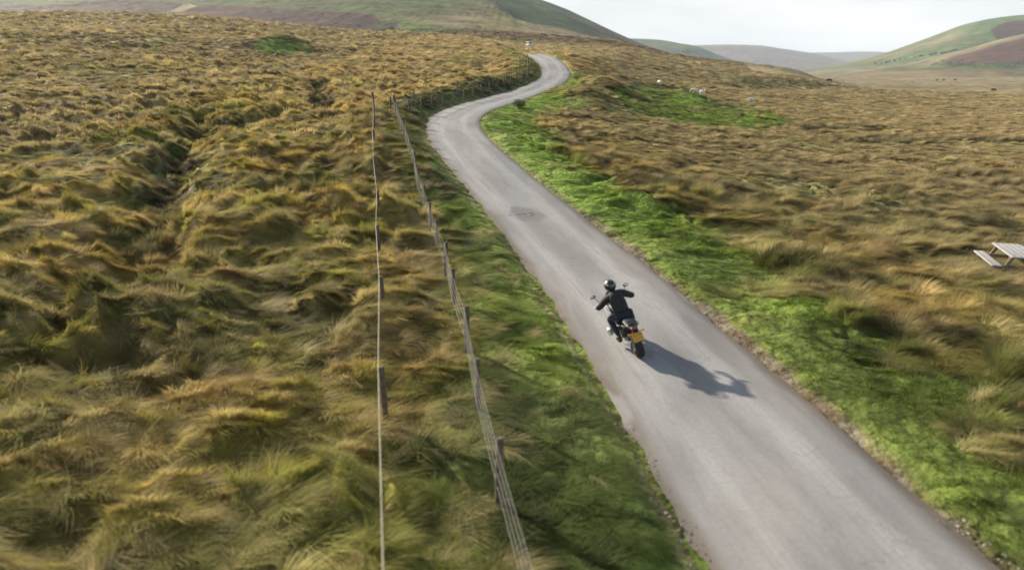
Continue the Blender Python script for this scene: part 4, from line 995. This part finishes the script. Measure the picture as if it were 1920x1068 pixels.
for px, row, hd, lb in ((1757, 151, 1.6, 'black cow at the left of the three in the valley'), (1769, 151.5, -1.5, 'black cow in the middle of the three in the valley'), (1791, 151, 1.4, 'black cow at the right of the three in the valley'),
                        (1710, 155, 1.5, 'dark cow alone in the pale grass left of the three'), (1555, 156, 1.5, 'dark cow farthest left, just beyond the dark hollow'), (1863, 171, 1.5, 'dark cow nearest the camera near the right edge of the valley')):
    animal(px, row, 'cow', True, hd, lb, cg, 1.5 if row < 153 else 1.)

# ---------------------------------------------------------------- parked van beyond the brow
def build_van():
    p = rayG(992, 87.5); t = empty('van', (p[0], p[1], G(p[0], p[1])+.15), (0, 0, math.radians(14)))
    bm = BM(); prism(bm, [(-2.2, .35), (2.1, .35), (2.3, .55), (2.25, .95), (1.55, 1.15), (.95, 1.85), (.6, 1.95), (-2.1, 1.95), (-2.25, 1.7), (-2.3, .6)], -.92, .92, .08); obj('body', bm, M_WHITEP, t)
    bm = BM(); prism(bm, [(1.60, 1.17), (1.02, 1.80), (.96, 1.76), (1.50, 1.14)], -.78, .78); obj('windscreen', bm, M_GLASS, t)
    for s in (-1, 1):
        bm = BM(); prism(bm, [(1.35, 1.18), (.9, 1.72), (-.1, 1.72), (-.1, 1.18)], s*.90, s*.93); prism(bm, [(-.25, 1.18), (-.25, 1.72), (-2.0, 1.72), (-2.0, 1.18)], s*.90, s*.93); obj('side_window', bm, M_GLASS, t)
        bm = BM(); box(bm, (s*.7, 2.28, .78), (.3, .08, .16), None, .03); obj('headlight', bm, M_SILVER, t)
    bm = BM(); box(bm, (0, -2.27, 1.4), (1.4, .06, .55), None, .02); obj('rear_window', bm, M_GLASS, t)
    for y in (-1.4, 1.4):
        for s in (-1, 1):
            bm = BM(); torus(bm, (s*.86, y, .34), .25, .09, 28, 8, 1.1); wv = obj('wheel', bm, M_RUBBER, t); bm = BM(); cyl(bm, (s*.80, y, .34), (s*.92, y, .34), .2); obj('rim', bm, M_SILVER, wv)
    tag(t, 'small white van parked in the distance beyond the brow of the road', 'van')
build_van()

# ---------------------------------------------------------------- shrubs, trees, wall
def leafy(bm, c, r, n, size):
    for _ in range(n):
        d = Vector((random.gauss(0, 1), random.gauss(0, 1), random.gauss(0, 1))).normalized()*random.uniform(.35, 1.)**.5
        p = Vector(c)+Vector((d.x*r[0], d.y*r[1], d.z*r[2])); a = Vector((random.gauss(0, 1), random.gauss(0, 1), random.gauss(0, 1))).normalized(); b = a.orthogonal().normalized(); s = size*random.uniform(.6, 1.4)
        bm.faces.new([bm.verts.new(p+a*s), bm.verts.new(p+b*s*.5), bm.verts.new(p-a*s), bm.verts.new(p-b*s*.5)])
def shrub(px, row, w_, h, label, n=900):
    p = rayG(px, row); t = empty('shrub', (p[0], p[1], G(p[0], p[1])-.05)); bm = BM()
    for k in range(7):
        a = k*2.4; tube(bm, [(0, 0, 0), (math.cos(a)*w_*.2, math.sin(a)*w_*.2, h*.4), (math.cos(a)*w_*.42, math.sin(a)*w_*.42, h*.8)], [.02, .014, .005], 5)
    obj('branches', bm, M_BARK, t); bm = BM()
    for k in range(7): leafy(bm, (random.uniform(-.3, .3)*w_, random.uniform(-.3, .3)*w_, h*random.uniform(.4, .75)), (w_*.28, w_*.28, h*.28), n//7, .05)
    obj('foliage', bm, M_SHRUB, t, smooth=False); tag(t, label, 'shrub', 'dark shrubs on the moor')
shrub(974, 203, 1.15, .9, 'small round dark green shrub on the inside of the first bend')
shrub(886, 130, 3.0, 1.3, 'low wide grey green shrub alone in the tawny field left of the far fence')
shrub(1190, 166, 2.2, 1.2, 'dark bushy clump at the left end of the green sheep mound')
shrub(1262, 165, 1.3, .8, 'low dark bush on the skyline of the green mound between the sheep')

def conifer(px, row, h, label):
    p = at_E(px, row); t = empty('conifer', (p[0], p[1], p[2]-1)); bm = BM(); tube(bm, [(0, 0, 0), (0, 0, h)], [.5, .08], 6); obj('trunk', bm, M_BARK, t); bm = BM()
    for k in range(12):
        f = k/12; z = h*(.12+.88*f); r = h*.26*(1-f)+.4
        for _ in range(26):
            a = random.uniform(0, 6.28); q = Vector((math.cos(a)*r*random.uniform(.5, 1), math.sin(a)*r*random.uniform(.5, 1), z+random.uniform(-.6, .3))); 
            s = random.uniform(.8, 1.7); dv = Vector((math.cos(a), math.sin(a), -.4)).normalized()*s; sv = Vector((-math.sin(a), math.cos(a), 0))*s*.6
            bm.faces.new([bm.verts.new(q-dv*.6), bm.verts.new(q+sv), bm.verts.new(q+dv), bm.verts.new(q-sv)])
    obj('crown', bm, M_NEEDLE, t, smooth=False); tag(t, label, 'tree', 'far conifers under the pale green hill')
for px, h, lb in ((1281, 8, 'small conifer, leftmost in the distant clump under the pale hill'), (1287, 11, 'conifer second from the left in the distant clump'), (1293, 13, 'tallest conifer in the middle of the distant clump'), (1299, 10, 'conifer right of the tallest one in the distant clump'), (1304, 8, 'small conifer, rightmost in the distant clump')):
    conifer(px, 98, h, lb)

def wall(at, pts, label, h=1.6, wd=1.2):
    qa = [p[0] for p in pts]; us = np.arange(qa[0], qa[-1], 4.); P = [at(a, float(np.interp(a, qa, [p[1] for p in pts]))) for a in us]; t0 = P[0]; V = []; n = 0; R = np.random.default_rng(4); Q = []
    for a, b in zip(P[:-1], P[1:]):
        m = max(2, int(np.linalg.norm(b-a)/6))
        for k in range(m): Q.append(a+(b-a)*k/m)
    Q.append(P[-1]); bm = BM(); prev = None
    for i, q in enumerate(Q):
        j = min(i+1, len(Q)-1); d = (Q[j]-Q[max(i-1, 0)])[:2]; d = d/(np.hypot(*d)+1e-6); nn = np.array([-d[1], d[0]])*wd/2; hh = h*R.uniform(.8, 1.15)
        ring = [bm.verts.new((*(q[:2]-t0[:2]-nn), q[2]-t0[2]-3)), bm.verts.new((*(q[:2]-t0[:2]-nn*.7), q[2]-t0[2]+hh)), bm.verts.new((*(q[:2]-t0[:2]+nn*.7), q[2]-t0[2]+hh)), bm.verts.new((*(q[:2]-t0[:2]+nn), q[2]-t0[2]-3))]
        if prev:
            for k in range(3): bm.faces.new((prev[k], prev[k+1], ring[k+1], ring[k]))
        prev = ring
    o = obj('hedge', bm, M_SHRUB, smooth=False); o.location = t0; tag(o, label, 'hedge'); return o
wall(at_D, [(1642, 121), (1680, 114), (1708, 108), (1762, 101), (1790, 95), (1808, 90)], 'dark hedge line climbing across the green lower slope of the right hill', h=2.6, wd=3)
def scrub():
    bm = BM(); p0 = at_C(1800, 122)
    for k in range(130):
        px = random.uniform(1748, 1925); row = 121+1.5*math.sin(px*.031)+random.gauss(0, 2.6); p = at_C(px, row)-p0
        leafy(bm, (p[0]+random.uniform(-3, 3), p[1]+random.uniform(-3, 3), p[2]+.8), (4, 3, 1.8), 26, .9)
    o = obj('scrub', bm, M_SHRUB, smooth=False); o.location = p0; tag(o, 'dark scrub scattered along the foot of the brown hillside', 'scrub', kind='stuff')
scrub()

# ---------------------------------------------------------------- the air
def haze():
    bm = BM(); box(bm, (0, 0, 81), (18600, 18600, 190)); m = bpy.data.materials.new('valley_haze'); m.use_nodes = True; t = m.node_tree; t.nodes.clear()
    o_ = t.nodes.new('ShaderNodeOutputMaterial'); v = t.nodes.new('ShaderNodeVolumePrincipled'); v.inputs['Density'].default_value = .00012; v.inputs['Color'].default_value = (.72, .82, .98, 1); v.inputs['Anisotropy'].default_value = 0
    t.links.new(v.outputs[0], o_.inputs['Volume']); o = obj('haze', bm, m, smooth=False); tag(o, 'thin pale haze lying over the valley', 'haze', kind='stuff')
haze()
